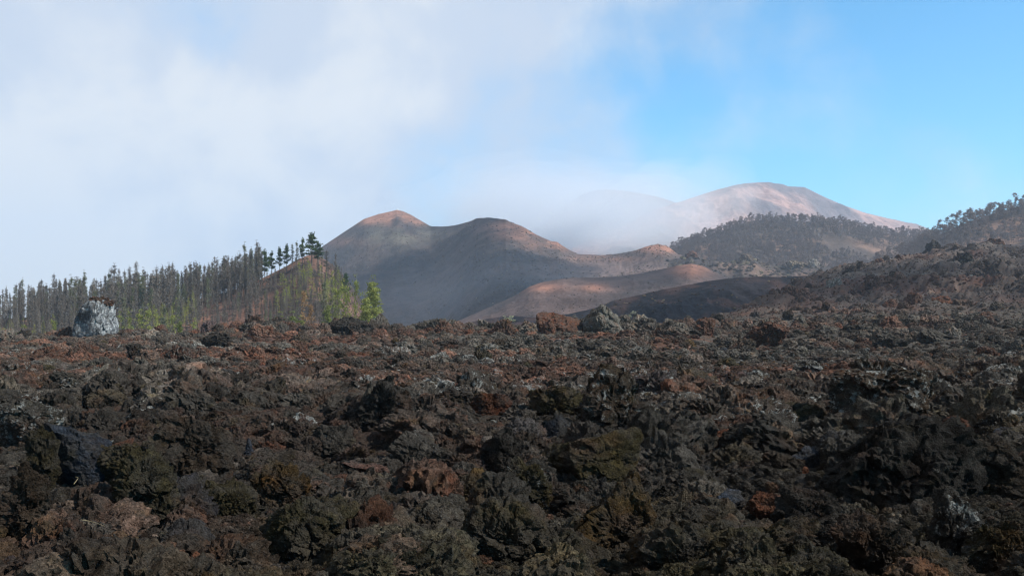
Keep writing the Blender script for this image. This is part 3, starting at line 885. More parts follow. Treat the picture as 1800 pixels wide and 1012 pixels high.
# --- further single stones of the field, copies of a few shapes with their own tone and place
names = [('rust', 'rust brown', .10), ('grey', 'grey', .35), ('black', 'black', .10), ('olive', 'olive brown', .10), ('brown', 'dark brown', .15),
         ('pale', 'pale grey', .6), ('ochre', 'ochre', .05), ('blue', 'blue grey', 0), ('pink', 'pinkish', .1), ('tan', 'tan', .2)]
wts = np.array([5, 6, 4, 5, 6, 1.5, .7, .8, .4, 1.0])
wts /= wts.sum()
placed = [(h_[0], h_[1], h_[2]) for h_ in HERO]
count = 0
tries = 0
while count < 210 and tries < 9000:
    tries += 1
    u = rng.uniform(-20, 1820)
    row = 600 + 420 * rng.uniform(0, 1) ** 1.15
    Y = depth_at(u, row)
    X = (u - 900) / F * Y
    px = rng.uniform(22, 62) * (0.6 + 0.8 * (row - 600) / 400)
    hw = px * Y / F / 2
    if any(abs(u - h_[4]) < h_[6] * .5 and h_[1] * .78 < Y < h_[1] + h_[2] for h_ in HERO):
        continue
    if any((X - a) ** 2 + ((Y - b) * .8) ** 2 < (0.9 * (hw + c_)) ** 2 for a, b, c_ in placed):
        continue
    placed.append((X, Y, hw))
    ci = rng.choice(len(names), p=wts)
    if names[ci][0] == 'rust' and Y < 11:
        ci = 4
    nm, word, li = names[ci]
    pi = int(rng.integers(0, len(PROTO)))
    o = bpy.data.objects.new('lava_block', PROTO[pi])
    COL.objects.link(o)
    sc = hw
    o.scale = (sc, sc * rng.uniform(.8, 1.1), sc * rng.uniform(.8, 1.2))
    o.rotation_euler = (rng.uniform(-.5, .5), rng.uniform(-.5, .5), rng.uniform(0, 6.28))
    o.location = (X, Y, float(ground_z(X, Y)[0]) + sc * 0.30)
    near = min(HERO, key=lambda h_: math.hypot((h_[4] - u), (h_[5] - h_[7] / 2 - row)) if h_[3].startswith('the ') else 1e9)
    du, dr = u - near[4], row - near[5]
    side = ('just right of' if du > 0 else 'just left of') if abs(du) > abs(dr) else ('in front of' if dr > 0 else 'behind')
    if math.hypot(du, dr) > 130:
        side = {'just right of': 'well right of', 'just left of': 'well left of', 'in front of': 'well in front of', 'behind': 'well behind'}[side]
    size = 'small' if px < 40 else ('fair-sized' if px < 60 else 'large')
    form = ['lump', 'lump', 'flat stone', 'block', 'upright lump', 'slab', 'round lump', 'long stone', 'block', 'lump', 'long slab', 'upright block'][pi]
    if nm == 'pale' and Y < 14:
        nm, word, li = 'grey', 'grey', .3
    tag(o, f'{size} {word} lava {form} {side} {near[3]}', 'lava block', 'loose lava blocks on the field')
    k = rng.uniform(.7, 1.15) * (0.75 if Y < 12 else 1.0)  # nearest blocks darker too, foreground shade carried in their tone
    setrock(o, np.array(PAL[nm]) * k, li * rng.uniform(.5, 1.3))
    count += 1

# ------------------------------------------------------------------ rubble between them: nobody could count it
def rubble(name, pts, scl, rot, idx, tones, lich, kindlabel):
    me = bpy.data.meshes.new(name)
    me.vertices.add(len(pts))
    me.vertices.foreach_set('co', np.asarray(pts, np.float32).ravel())
    for nme, arr, typ, key in (('rs', scl, 'FLOAT_VECTOR', 'vector'), ('rr', rot, 'FLOAT_VECTOR', 'vector'), ('ri', idx, 'INT', 'value'),
                               ('lichen', lich, 'FLOAT', 'value')):
        a = me.attributes.new(nme, typ, 'POINT')
        a.data.foreach_set(key, np.asarray(arr, np.int32 if typ == 'INT' else np.float32).ravel())
    a = me.attributes.new('tone', 'FLOAT_COLOR', 'POINT')
    c4 = np.ones((len(pts), 4), np.float32)
    c4[:, :3] = tones
    a.data.foreach_set('color', c4.ravel())
    o = link(name, me)
    ng = bpy.data.node_groups.new(name, 'GeometryNodeTree')
    ng.interface.new_socket('Geometry', in_out='INPUT', socket_type='NodeSocketGeometry')
    ng.interface.new_socket('Geometry', in_out='OUTPUT', socket_type='NodeSocketGeometry')
    gi, go = ng.nodes.new('NodeGroupInput'), ng.nodes.new('NodeGroupOutput')
    ip = ng.nodes.new('GeometryNodeInstanceOnPoints')
    m2p = ng.nodes.new('GeometryNodeMeshToPoints')
    ci_ = ng.nodes.new('GeometryNodeCollectionInfo')
    ci_.inputs['Collection'].default_value = pcol
    ci_.inputs['Separate Children'].default_value = True
    ci_.inputs['Reset Children'].default_value = True
    ip.inputs['Pick Instance'].default_value = True
    L = ng.links.new
    L(gi.outputs[0], m2p.inputs[0])
    L(m2p.outputs[0], ip.inputs['Points'])
    L(ci_.outputs[0], ip.inputs['Instance'])
    for nme, dt, sock in (('rs', 'FLOAT_VECTOR', 'Scale'), ('rr', 'FLOAT_VECTOR', 'Rotation'), ('ri', 'INT', 'Instance Index')):
        na = ng.nodes.new('GeometryNodeInputNamedAttribute')
        na.data_type = dt
        na.inputs['Name'].default_value = nme
        src = na.outputs[0]
        if sock == 'Rotation':
            e2r = ng.nodes.new('FunctionNodeEulerToRotation')
            L(src, e2r.inputs[0])
            src = e2r.outputs[0]
        L(src, ip.inputs[sock])
    L(ip.outputs[0], go.inputs[0])
    md = o.modifiers.new('scatter', 'NODES')
    md.node_group = ng
    tag(o, kindlabel, 'rubble', kind='stuff')
    return o


def scatter(n, y0, y1, c0, c1, seed, smin=0.03, smax=0.6, umin=-500, umax=2300, power=0.0):
    r = np.random.default_rng(seed)
    Y = np.exp(r.uniform(math.log(y0), math.log(y1), n))
    u = r.uniform(umin, umax, n)
    X = (u - 900) / F * Y
    sz = np.clip(Y * np.exp(r.uniform(math.log(c0), math.log(c1), n)), smin, smax)
    return X, Y, sz, u


def clumped(p, lam, thr, seed):
    """keep the stones of one size class only where that class collects"""
    k = fbm(p[0] / lam + seed * 11, p[1] / lam + seed * 5, octv=3) > thr
    return tuple(a[k] for a in p)


parts = [clumped(scatter(3400, 5.0, 32, 0.024, 0.050, 9, 0.12, 0.7), 3.5, 0.0, 1),
         clumped(scatter(17000, 4.0, 32, 0.009, 0.024, 1, 0.035, 0.42), 2.5, -0.05, 2),
         scatter(52000, 4.0, 60, 0.0028, 0.009, 2, 0.015, 0.2),
         scatter(34000, 4.5, 16, 0.0025, 0.010, 12, 0.012, 0.12),
         scatter(34000, 28, 125, 0.0016, 0.0050, 3, 0.06, 0.4),
         clumped(scatter(7000, 28, 128, 0.0050, 0.0130, 5, 0.25, 1.1), 9, 0.05, 3),
         scatter(420, 98, 122, 0.005, 0.012, 6, 0.4, 1.4),
         scatter(26000, 125, 400, 0.0005, 0.0014, 4, 0.1, 0.5, umin=1150),
         clumped(scatter(4200, 125, 400, 0.002, 0.0075, 8, 0.4, 2.6, umin=1150), 16, 0.10, 4)]
RX = np.concatenate([p[0] for p in parts])
RY = np.concatenate([p[1] for p in parts])
RS = np.concatenate([p[2] for p in parts])
n = len(RX)
RZ = ground_z(RX, RY)
# keep small stones off the faces of the single boulders' centres is unnecessary: they lie under them
keep = np.ones(n, bool)
ru = RX / RY * F + 900
for hx, hy, hw_, sh_, hu, hr, wp, hp_ in HERO:
    zone = (np.abs(ru - hu) < wp * .46) & (RY > hy * .80) & (RY < hy + hw_)
    keep &= ~(zone & (RS > 0.20 * hw_))
RX, RY, RS, RZ = RX[keep], RY[keep], RS[keep], RZ[keep]
n = len(RX)
ar = np.stack([RS, RS * rng.uniform(.75, 1.15, n), RS * rng.uniform(.65, 1.1, n) * np.where(RY > 96, 1.3, 1.0)], 1)
rot = np.stack([rng.uniform(-.6, .6, n), rng.uniform(-.6, .6, n), rng.uniform(0, 6.28, n)], 1)
tn = field_tone(RX, RY)
jit = np.exp(rng.normal(0, 0.38, n))[:, None]
tn = tn * jit
pick = rng.uniform(0, 1, n)
for lo, hi, nm in ((0, .03, 'ochre'), (.03, .05, 'blue'), (.05, .08, 'red'), (.08, .12, 'pale'), (.12, .24, 'black'), (.24, .27, 'pink')):
    mk = (pick >= lo) & (pick < hi)
    tn[mk] = 0.62 * tn[mk] + 0.38 * np.array(PAL[nm]) * np.exp(rng.normal(0, .25, mk.sum()))[:, None]
shill = sstep(115, 190, RY) * sstep(1000, 1250, RX / RY * F + 900)
ra = sstep(-0.1, 0.3, fbm(RX / 30 + 5, RY / 30, octv=4))
hc = np.array([0.082, 0.064, 0.055]) * (1 - ra)[:, None] + np.array([0.120, 0.068, 0.052]) * ra[:, None]
tn = tn * (1 - shill)[:, None] + hc * jit * shill[:, None]
lc = np.clip(0.25 + 1.0 * fbm(RX / 6 + 9, RY / 6 + 30, octv=3) + rng.normal(0, .15, n), 0, .9)
lc = lc * sstep(5, 18, RY) * (1 - 0.6 * shill)
lc *= np.where(RY > 85, .6, 1.0)
mk = (rng.uniform(0, 1, n) < 0.035) & (RY < 85) & (RY > 14)
lc[mk] = rng.uniform(.6, .95, mk.sum())
# loose stones and low scrub dotted over the cinder slopes
def dotted(hill, n_, u0, u1, t0, t1, s0, s1, seed):
    r = np.random.default_rng(seed)
    P_, S_ = [], []
    while len(P_) < n_:
        u, t_ = r.uniform(u0, u1), r.uniform(t0, t1)
        p = hill.at(u, t_)
        if fbm(np.array([p.x / 60]), np.array([p.y / 80]), octv=3)[0] + r.normal(0, .25) < 0:
            continue
        P_.append((p.x, p.y, p.z))
        S_.append(math.exp(r.uniform(math.log(s0), math.log(s1))))
    return np.array(P_), np.array(S_)


CP, CS = [], []
for a_ in ((peaks, 5200, 540, 1230, -.85, 0.01, .22, .95, 21), (mound, 700, 860, 1300, -.8, .01, .15, .55, 22), (black, 900, 830, 1450, -.9, .01, .12, .6, 23),
           (hummocks, 1500, 1150, 1700, -.8, .03, .5, 2.4, 24), (slope, 700, 300, 640, -.6, .0, .12, .6, 25)):
    p_, s_ = dotted(*a_)
    CP.append(p_); CS.append(s_)
CP, CS = np.concatenate(CP), np.concatenate(CS)
m_n = len(CP)
rc = np.random.default_rng(31)
ct = np.array([0.085, 0.068, 0.055]) * np.exp(rc.normal(0, .55, m_n))[:, None] + np.where(rc.uniform(0, 1, m_n)[:, None] < .15, np.array([[.14, .13, .07]]), 0)
rubble('cinder_stones', CP + np.array([0, 0, .1]) * CS[:, None], np.stack([CS, CS, CS * .7], 1), np.stack([rc.uniform(-.4, .4, m_n), rc.uniform(-.4, .4, m_n), rc.uniform(0, 6, m_n)], 1),
       rc.integers(0, len(PROTO), m_n), ct, rc.uniform(0, .3, m_n), 'loose stones and low scrub dotted over the cinder slopes')
rubble('lava_rubble', np.stack([RX, RY, RZ + RS * 0.12], 1), ar, rot, rng.integers(0, len(PROTO), n), tn, lc,
       'brown, grey and rust clinker rubble covering the lava field')

# ------------------------------------------------------------------ trees
def foliage_mat(name, c1, c2, trans=True):
    m, t = new_mat(name)
    pos = t.n('ShaderNodeNewGeometry').outputs['Position']
    rnd = t.n('ShaderNodeObjectInfo').outputs['Random']
    nn = t.noise(pos, 0.9, 3, 0.6)
    f = t.math('ADD', t.math('MULTIPLY', nn, 0.8), t.math('MULTIPLY', t.math('SUBTRACT', rnd, 0.5), 0.7), clamp=True)
    c = t.mix(f, tuple(c1) + (1,), tuple(c2) + (1,))
    finish(t, c, 0.8, None, 0.1, trans=c if trans else None)
    return m


M_burnt = foliage_mat('scorched_twigs', (0.115, 0.100, 0.085), (0.235, 0.205, 0.165), False)
M_mixed = foliage_mat('regrowing_needles', (0.10, 0.115, 0.065), (0.20, 0.20, 0.115))
M_dark = foliage_mat('dark_needles', (0.030, 0.055, 0.022), (0.085, 0.125, 0.040))
M_green = foliage_mat('sunny_needles', (0.125, 0.150, 0.035), (0.31, 0.32, 0.085))
M_dead = foliage_mat('dead_needles', (0.20, 0.115, 0.055), (0.36, 0.22, 0.10))
M_wood = foliage_mat('hill_foliage', (0.155, 0.130, 0.125), (0.29, 0.24, 0.215))
M_pale = foliage_mat('pale_leaves', (0.30, 0.30, 0.18), (0.50, 0.48, 0.32))
M_bark = foliage_mat('bark', (0.085, 0.074, 0.064), (0.22, 0.19, 0.16), False)


def trunk_geo(r, H, r0, nlimb, limb_from, limb_len, bend=0.02, sides=5):
    """tapered trunk with limbs; returns verts, quads"""
    V, Q = [], []
    def tube(path, rad):
        b0 = len(V)
        for k, (p, ra) in enumerate(zip(path, rad)):
            d = (path[min(k + 1, len(path) - 1)] - path[max(k - 1, 0)])
            d = d / (np.linalg.norm(d) + 1e-9)
            a = np.cross(d, (0.3, 0.9, 0.2)); a /= np.linalg.norm(a)
            b = np.cross(d, a)
            for s_ in range(sides):
                th = 2 * math.pi * s_ / sides
                V.append(p + ra * (math.cos(th) * a + math.sin(th) * b))
        for k in range(len(path) - 1):
            for s_ in range(sides):
                i0 = b0 + k * sides + s_
                i1 = b0 + k * sides + (s_ + 1) % sides
                Q.append((i0, i1, i1 + sides, i0 + sides))
    ks = np.linspace(0, 1, 9)
    bx, by = r.normal(0, bend, 2) * H
    path = [np.array([bx * math.sin(k * 2.2), by * k * k, k * H * 0.985 - 0.04 * H * (k == 0)]) for k in ks]
    tube(path, [r0 * (1 - 0.9 * k) + 0.01 for k in ks])
    tips = []
    for i in range(nlimb):
        k = r.uniform(limb_from, 0.96)
        p = np.array([np.interp(k, ks, [q[j] for q in path]) for j in range(3)])
        th = r.uniform(0, 6.28)
        ln = limb_len(k) * r.uniform(.6, 1.05)
        up = r.uniform(-.05, .45)
        e = p + ln * np.array([math.cos(th), math.sin(th), up])
        mid = (p + e) / 2 + np.array([0, 0, -0.06 * ln])
        rr = r0 * (1 - .85 * k) * .4 + .012
        tube([p, mid, e], [rr, rr * .7, rr * .3])
        tips.append((p, e, k))
    return V, Q, path, tips


def needles(r, centers, n_each, size, spread, aspect=0.35, flat=0.6):
    """small pointed leaf faces round the given centres"""
    C = np.repeat(np.asarray(centers), n_each, axis=0)
    n = len(C)
    C = C + r.normal(size=(n, 3)) * np.asarray(spread) * [1, 1, flat]
    d = r.normal(size=(n, 3)); d[:, 2] = np.abs(d[:, 2]) * .8 + .1
    d /= np.linalg.norm(d, axis=1)[:, None]
    e = np.cross(d, r.normal(size=(n, 3))); e /= np.linalg.norm(e, axis=1)[:, None]
    L = size * r.uniform(.6, 1.4, n)[:, None]
    a = C - d * L / 2
    b = C + e * L * aspect / 2
    c = C + d * L / 2
    dd = C - e * L * aspect / 2
    V = np.stack([a, b, c, dd], 1).reshape(-1, 3)
    return V, np.arange(4 * n).reshape(-1, 4)


def pine_meshes(kind, seed, H=12.0):
    """trunk and crown mesh of one tree shape, H metres tall"""
    r = np.random.default_rng(seed)
    if kind == 'burnt':       # straight pole, thin frayed crown
        rad = lambda k: H * (0.008 + 0.14 * (1 - k) ** 1.0 * float(sstep(.05, .45, k)))
        V, Q, path, tips = trunk_geo(r, H, .15, 60, .2, rad, .004, sides=4)
        cs = [p + (e - p) * f for p, e, k in tips for f in (.3, .6, .9)]
        NV, NF = needles(r, cs, 4, .50, .16, .12)
        mat = M_burnt
    elif kind == 'mixed':     # pole with greenish shoots
        rad = lambda k: H * (0.012 + 0.15 * (1 - k) ** 1.0 * float(sstep(.15, .45, k)))
        V, Q, path, tips = trunk_geo(r, H, .15, 54, .22, rad, .004, sides=4)
        cs = [p + (e - p) * f for p, e, k in tips for f in (.3, .6, .95)]
        cs += [np.array([path[0][0], 0, H * k]) for k in np.linspace(.3, 1.0, 14)]
        NV, NF = needles(r, cs, 6, .42, .18, .22)
        mat = M_mixed
    elif kind == 'dense':     # full dark green crown, open below
        rad = lambda k: H * .20 * min(1, (1.02 - k) * 2.2) * (0.5 + 0.5 * float(sstep(.3, .5, k)))
        V, Q, path, tips = trunk_geo(r, H, .2, 46, .34, rad, .012)
        cs = [p + (e - p) * f for p, e, k in tips for f in (.35, .7, 1.0)]
        cs += [np.array([0, 0, H * k]) for k in np.linspace(.55, 1.0, 12)]
        NV, NF = needles(r, cs, 13, .55, .30, .45)
        mat = M_dark
    elif kind == 'sunny':     # full yellow green cone to the ground
        rad = lambda k: H * .29 * (1.02 - k) * (0.86 + 0.14 * math.sin(k * 23))
        V, Q, path, tips = trunk_geo(r, H, .16, 120, .08, rad, .01)
        cs = [p + (e - p) * f for p, e, k in tips for f in (.35, .7, 1.0)]
        cs += [np.array([0, 0, H * k]) for k in np.linspace(.3, 1.0, 12)]
        NV, NF = needles(r, cs, 16, .30, .17, .28)
        mat = M_green
    elif kind == 'open':      # see-through yellow green tree with a visible stem
        rad = lambda k: H * .23 * (1.05 - k) ** .75
        V, Q, path, tips = trunk_geo(r, H, .13, 36, .18, rad, .012)
        cs = [p + (e - p) * f for p, e, k in tips for f in (.5, .95)]
        cs += [np.array([0, 0, H * k]) for k in np.linspace(.4, 1.0, 8)]
        NV, NF = needles(r, cs, 16, .34, .22, .32)
        mat = M_green
    elif kind == 'dead':
        rad = lambda k: H * .24 * (1.03 - k) ** .8
        V, Q, path, tips = trunk_geo(r, H, .12, 50, .10, rad, .012)
        cs = [p + (e - p) * f for p, e, k in tips for f in (.4, .7, 1.0)]
        NV, NF = needles(r, cs, 10, .42, .25, .35)
        mat = M_dead
    elif kind == 'broad':     # spreading hill pine with clumped crown
        rad = lambda k: H * .26 * math.sin(min(1, max(0, (k - .25) / .75)) * 2.6 + .4)
        V, Q, path, tips = trunk_geo(r, H, .2, 14, .35, rad, .03, sides=4)
        cs = [e for p, e, k in tips] + [p + (e - p) * .6 for p, e, k in tips] + [np.array([path[-1][0], path[-1][1], H * .95])]
        NV, NF = needles(r, cs, 24, .62, .52, .5)
        mat = M_wood
    tm = mesh_np('trunk', np.array(V), np.array(Q), M_bark, True)
    cm = mesh_np('crown', NV, NF, mat, False)
    return tm, cm


SHAPES = {k: [pine_meshes(k, 40 + 17 * i + len(k) * 101) for i in range(nv)] for k, nv in
          (('burnt', 7), ('mixed', 5), ('dense', 3), ('sunny', 3), ('open', 4), ('dead', 2), ('broad', 6))}


def tree(kind, loc, H, label, group=None, name='pine_tree', wide=1.0, cat='tree'):
    tm, cm = random.choice(SHAPES[kind])
    k = H / 12.0
    root = empty(name, loc, random.uniform(0, 6.28), (k * wide, k * wide, k))
    tag(root, label, cat, group)
    link('trunk', tm, root)
    link('crown', cm, root)
    return root


def on_slope(u, D):
    t_ = (D - 330) / 130.0 if D < 330 else (D - 330) / 120.0
    return slope.at(u, t_)


# the few trees that stand out, by photo column, foot depth and height in photo pixels
G_s = 'green pines on the crest of the burnt slope'
for u, D, hp, kind, wd, lab in [
    (466, 318, 58, 'dense', .95, 'dense dark green pine at the left end of the crest group'),
    (478, 322, 46, 'dense', .9, 'shorter dark pine touching the dense one at the crest group'),
    (492, 318, 50, 'dense', .75, 'slim pine second along the crest group'),
    (503, 316, 52, 'dense', .75, 'slim crest pine between two gaps of sky'),
    (514, 320, 44, 'mixed', 1.3, 'thin see-through crest pine left of the tallest'),
    (522, 318, 46, 'mixed', 1.3, 'thin pale pine with sky behind its stem near the tallest'),
    (532, 316, 50, 'dense', .7, 'narrow green pine just left of the tallest crest pine'),
    (547, 312, 58, 'dense', 1.35, 'tallest and fullest green pine on top of the slope'),
    (560, 312, 44, 'dense', 1.1, 'green pine right of the tallest, where the slope turns down'),
    (573, 300, 54, 'burnt', 1.8, 'scorched bushy pine on the dark right flank of the slope'),
    (590, 300, 60, 'burnt', 1.0, 'bare thin pole on the right flank of the slope'),
    (607, 285, 52, 'dense', .95, 'lone dark conifer with layered branches against the grey cone'),
]:
    p = on_slope(u, D)
    tree(kind, p, hp * p.y / F, lab, G_s if kind == 'dense' else None, wide=wd)

# trees at the foot of the slope, just beyond the lava edge
G_f = 'young pines at the foot of the burnt slope'
for u, top, D, kind, wd, lab in [
    (655, 486, 205, 'sunny', 1.05, 'largest bright green pine at the right end of the grove'),
    (641, 515, 200, 'sunny', 1.1, 'lower yellow green pine leaning on the largest one'),
    (625, 486, 210, 'open', 1.1, 'slender yellow green pine left of the largest one'),
    (604, 492, 212, 'open', 1.2, 'pale green pine above the dark skyline heap'),
    (612, 505, 204, 'open', 1.0, 'thin green pine right behind the dark skyline heap'),
    (585, 478, 214, 'open', .9, 'tall thin pine with a bare pale stem above the heap'),
    (592, 500, 218, 'open', 1.0, 'open pine between the tall thin one and the pale green one'),
    (570, 486, 216, 'mixed', 1.2, 'grey half bare pine left of the tall thin one'),
    (576, 528, 200, 'sunny', .8, 'short bushy green pine left of the dark skyline heap'),
    (533, 506, 212, 'dead', .9, 'orange brown dead pine in the middle of the slope foot'),
    (545, 530, 204, 'dead', .8, 'smaller brown dead pine right of the orange brown one'),
    (528, 556, 190, 'sunny', 1.3, 'round yellow green bush-like pine below the dead pine'),
    (514, 548, 196, 'sunny', 1.2, 'yellow green bush-like pine left of the dead pine foot'),
    (491, 548, 205, 'sunny', 1.2, 'leftmost yellow green bush-like pine before the dead pine'),
    (262, 536, 185, 'open', 1.0, 'brightest yellow green pine right of the whitish boulder'),
    (246, 545, 190, 'open', 1.0, 'yellow green sapling just left of the brightest one'),
    (228, 550, 192, 'open', 1.0, 'pale sapling nearest the right side of the whitish boulder'),
    (212, 548, 188, 'open', .9, 'thin yellow sapling touching the whitish boulder edge'),
    (275, 545, 188, 'open', 1.0, 'yellow green sapling just right of the brightest one'),
    (303, 548, 186, 'open', 1.1, 'green sapling midway between the boulder and bare soil'),
    (315, 558, 184, 'sunny', .8, 'small green sapling at the lava edge near the black boulder'),
    (341, 560, 186, 'open', .9, 'faint green sapling before the bare orange soil'),
    (40, 562, 186, 'open', .9, 'small yellow green sapling near the left edge of the photo'),
    (95, 556, 188, 'open', .8, 'thin green sapling left of the whitish boulder'),
    (605, 545, 206, 'dead', .6, 'small orange dead sapling behind the dark skyline heap'),
]:
    p = on_slope(u, D)
    ztop = (EYE_ROW - top) / F * p.y
    tree(kind, p, ztop - p.z, lab, G_f, wide=wd * min(1.0, 12 / (ztop - p.z)) if kind != 'sunny' else wd)

# the burnt plantation: each pole a tree
zones = [(-100, 60, 'at the left edge of the photo'), (60, 130, 'left of the whitish boulder'), (130, 215, 'behind the whitish boulder'),
         (215, 300, 'right of the whitish boulder'), (300, 380, 'above the black knobbly boulder'), (380, 460, 'left of the dense crest pine'),
         (460, 600, 'on the bare orange soil')]
cnt = 0
extra_pts = []
rt = np.random.default_rng(77)
while True:
    u = rt.uniform(-70, 600)
    dens = 1.0 if u < 460 else 0.5
    if rt.uniform() > dens:
        continue
    if u < 460:
        D = rt.uniform(288, 345) if rt.uniform() < (.62 if u < 280 else .8) else rt.uniform(215, 290)
        if D > 290 and u > 300:
            D = rt.uniform(300, 350)
    else:
        D = rt.uniform(225, 300)
    p = on_slope(u, D)
    Hh = (rt.uniform(9, 16) if u < 300 else rt.uniform(8.5, 14)) * (1.0 if rt.uniform() < .8 else 1.15)
    Hh *= 0.74 + 0.26 * min(1, max(0, (u + 20) / 230))
    if u > 460:
        Hh *= .62
    if D < 288:
        Hh *= rt.uniform(.6, .85)
    kind = 'mixed' if rt.uniform() < (.42 if u < 350 else .55) else 'burnt'
    if cnt < 300:
        z_ = next((z[2] for z in zones if z[0] <= u < z[1]), 'on the bare orange soil')
        desc = 'scorched bare pine' if kind == 'burnt' else 'thin greenish pine'
        hgt = 'tall' if Hh > 11.8 else ('mid-height' if Hh > 9.5 else 'short')
        band = 'on the ridge' if D > 310 else ('mid-slope' if D > 260 else 'low on the slope')
        tree(kind, p, Hh, f'{hgt} {desc} {band} {z_}', 'burnt pines of the plantation', name='burnt_pine', wide=rt.uniform(.8, 1.3))
        cnt += 1
    else:
        extra_pts.append((p, Hh, kind))
    if cnt >= 300 and len(extra_pts) >= 760:
        break

# the rest of the plantation behind them as one wood
def merged(name, items, label, mats, grp=None):
    """many more trees of a wood joined as one mass"""
    VV, FF, MI = [], [], []
    off = 0
    r = np.random.default_rng(3)
    for p, Hh, kind in items:
        tm, cm = random.choice(SHAPES[kind])
        for mesh_, mi in ((tm, 0), (cm, 1)):
            n_ = len(mesh_.vertices)
            v = np.empty(n_ * 3, np.float32)
            mesh_.vertices.foreach_get('co', v)
            v = v.reshape(-1, 3) * (Hh / 12.0)
            a = r.uniform(0, 6.28)
            v = np.stack([v[:, 0] * math.cos(a) - v[:, 1] * math.sin(a), v[:, 0] * math.sin(a) + v[:, 1] * math.cos(a), v[:, 2]], 1) + np.array(p[:])
            q = np.empty(len(mesh_.polygons) * 4, np.int32)
            mesh_.loops.foreach_get('vertex_index', q)
            VV.append(v)
            FF.append(q.reshape(-1, 4) + off)
            MI.append(np.full(len(q) // 4, mi))
            off += n_
    me = mesh_np(name, np.concatenate(VV), np.concatenate(FF), None, False)
    for m_ in mats:
        me.materials.append(m_)
    me.polygons.foreach_set('material_index', np.concatenate(MI).astype(np.int32))
    return tag(link(name, me), label, 'woodland', kind='stuff')


for i in range(260):
    u, D = rt.uniform(360, 600), rt.uniform(215, 312)
    extra_pts.append((on_slope(u, D), rt.uniform(3.0, 6.5), 'mixed' if rt.uniform() < .5 else 'burnt'))
merged('burnt_woodland', extra_pts, 'dense mass of scorched pines filling the left slope', [M_bark, M_burnt])
under = []
for i in range(170):
    u = rt.choice([rt.uniform(-60, 130), rt.uniform(205, 345), rt.uniform(205, 345), rt.uniform(485, 600)])
    D = rt.uniform(262, 300)
    under.append((on_slope(u, D), rt.uniform(3.5, 7.0) * (1.0 if u > 130 else .8), 'open'))
merged('sapling_thicket', under, 'yellow green saplings growing thickly among the scorched trunks', [M_bark, M_green])

# wooded hills on the right: skyline trees are things, the slopes behind read as one wood
wpts = []
for i in range(3500):
    u = rt.uniform(1120, 1680)
    t_ = -rt.uniform(0, 1) ** 1.2 * .85
    p = wood.at(u, t_)
    if fbm(np.array([p.x / 70]), np.array([p.y / 70]), octv=3)[0] > .26 and t_ < -.06:
        continue
    wpts.append((p, rt.uniform(5, 9), 'broad'))
for i in range(1500):
    u = rt.uniform(1540, 1960)
    t_ = -rt.uniform(0, 1) * .7
    p = wood2.at(u, t_)
    if fbm(np.array([p.x / 50]), np.array([p.y / 50]), octv=3)[0] > .15 and t_ < -.12:
        continue
    wpts.append((p, rt.uniform(5, 8.5), 'broad'))
merged('hill_woodland', wpts, 'thin dark woodland spread over the two hills on the right', [M_bark, M_wood])
for i in range(120):
    u = 1165 + (1640 - 1165) * (i + rt.uniform(-.4, .4)) / 120
    p = wood.at(u, rt.uniform(-.10, .02))
    z_ = 'left shoulder' if u < 1290 else ('summit' if u < 1420 else ('right shoulder' if u < 1530 else 'low saddle'))
    Hh = rt.uniform(6.5, 11.5)
    sz = 'tall' if Hh > 9.5 else ('middling' if Hh > 8 else 'low')
    tree('broad', p, Hh, f'{sz} dark hill pine along the {z_} of the distant wooded hill', 'skyline pines of the distant wooded hill', name='hill_pine', wide=rt.uniform(.75, 1.1))
for i in range(60):
    u = 1628 + (1850 - 1628) * (i + rt.uniform(-.4, .4)) / 60
    p = wood2.at(u, rt.uniform(-.10, .02))
    z_ = 'lower end' if u < 1690 else ('steep part' if u < 1750 else 'upper end')
    Hh = rt.uniform(7, 12)
    sz = 'tall' if Hh > 10 else ('middling' if Hh > 8.5 else 'low')
    tree('broad', p, Hh, f'{sz} rounded pine on the {z_} of the right wooded hill skyline', 'skyline pines of the right wooded hill', name='hill_pine', wide=rt.uniform(.75, 1.15))

# ------------------------------------------------------------------ small things
def shrub(u, D_hill, t_, hp, label, mat=None):
    p = D_hill.at(u, t_)
    r = np.random.default_rng(int(u * 7))
    Hh = hp * p.y / F
    cs = r.normal(size=(18, 3)) * np.array([.38, .38, .22]) * Hh + np.array([0, 0, Hh * .5])
    root = empty('shrub', p)
    tag(root, label, 'shrub', 'pale shrubs on the black cinder')
    NV, NF = needles(r, cs, 16, Hh * .22, Hh * .12, .5)
    V, Q, path, tips = trunk_geo(r, Hh * .7, Hh * .03, 6, .2, lambda k: Hh * .4, .05)
    link('stem', mesh_np('stem', np.array(V), np.array(Q), M_bark), root)
    link('leaves', mesh_np('leaves', NV, NF, mat or M_pale, False), root)


for u, t_, hp, lab in [(896, -.10, 12, 'taller pale dead shrub on the black cinder left of the rust block'), (884, -.25, 6, 'low pale shrub at the foot of the taller dead shrub'),
                       (965, -.25, 8, 'greenish grey shrub just above the left end of the rust block'), (1107, -.28, 7, 'pale green shrub highest on the black ridge slope'),
                       (1115, -.24, 6, 'small pale shrub touching the highest one on the black ridge'), (1092, -.42, 6, 'isolated tiny shrub above the cracked grey boulder'),
                       (1104, -.52, 7, 'yellowish shrub lower on the black ridge slope'), (1123, -.55, 6, 'rightmost pale shrub low on the black ridge')]:
    shrub(u, black, t_, hp, lab)

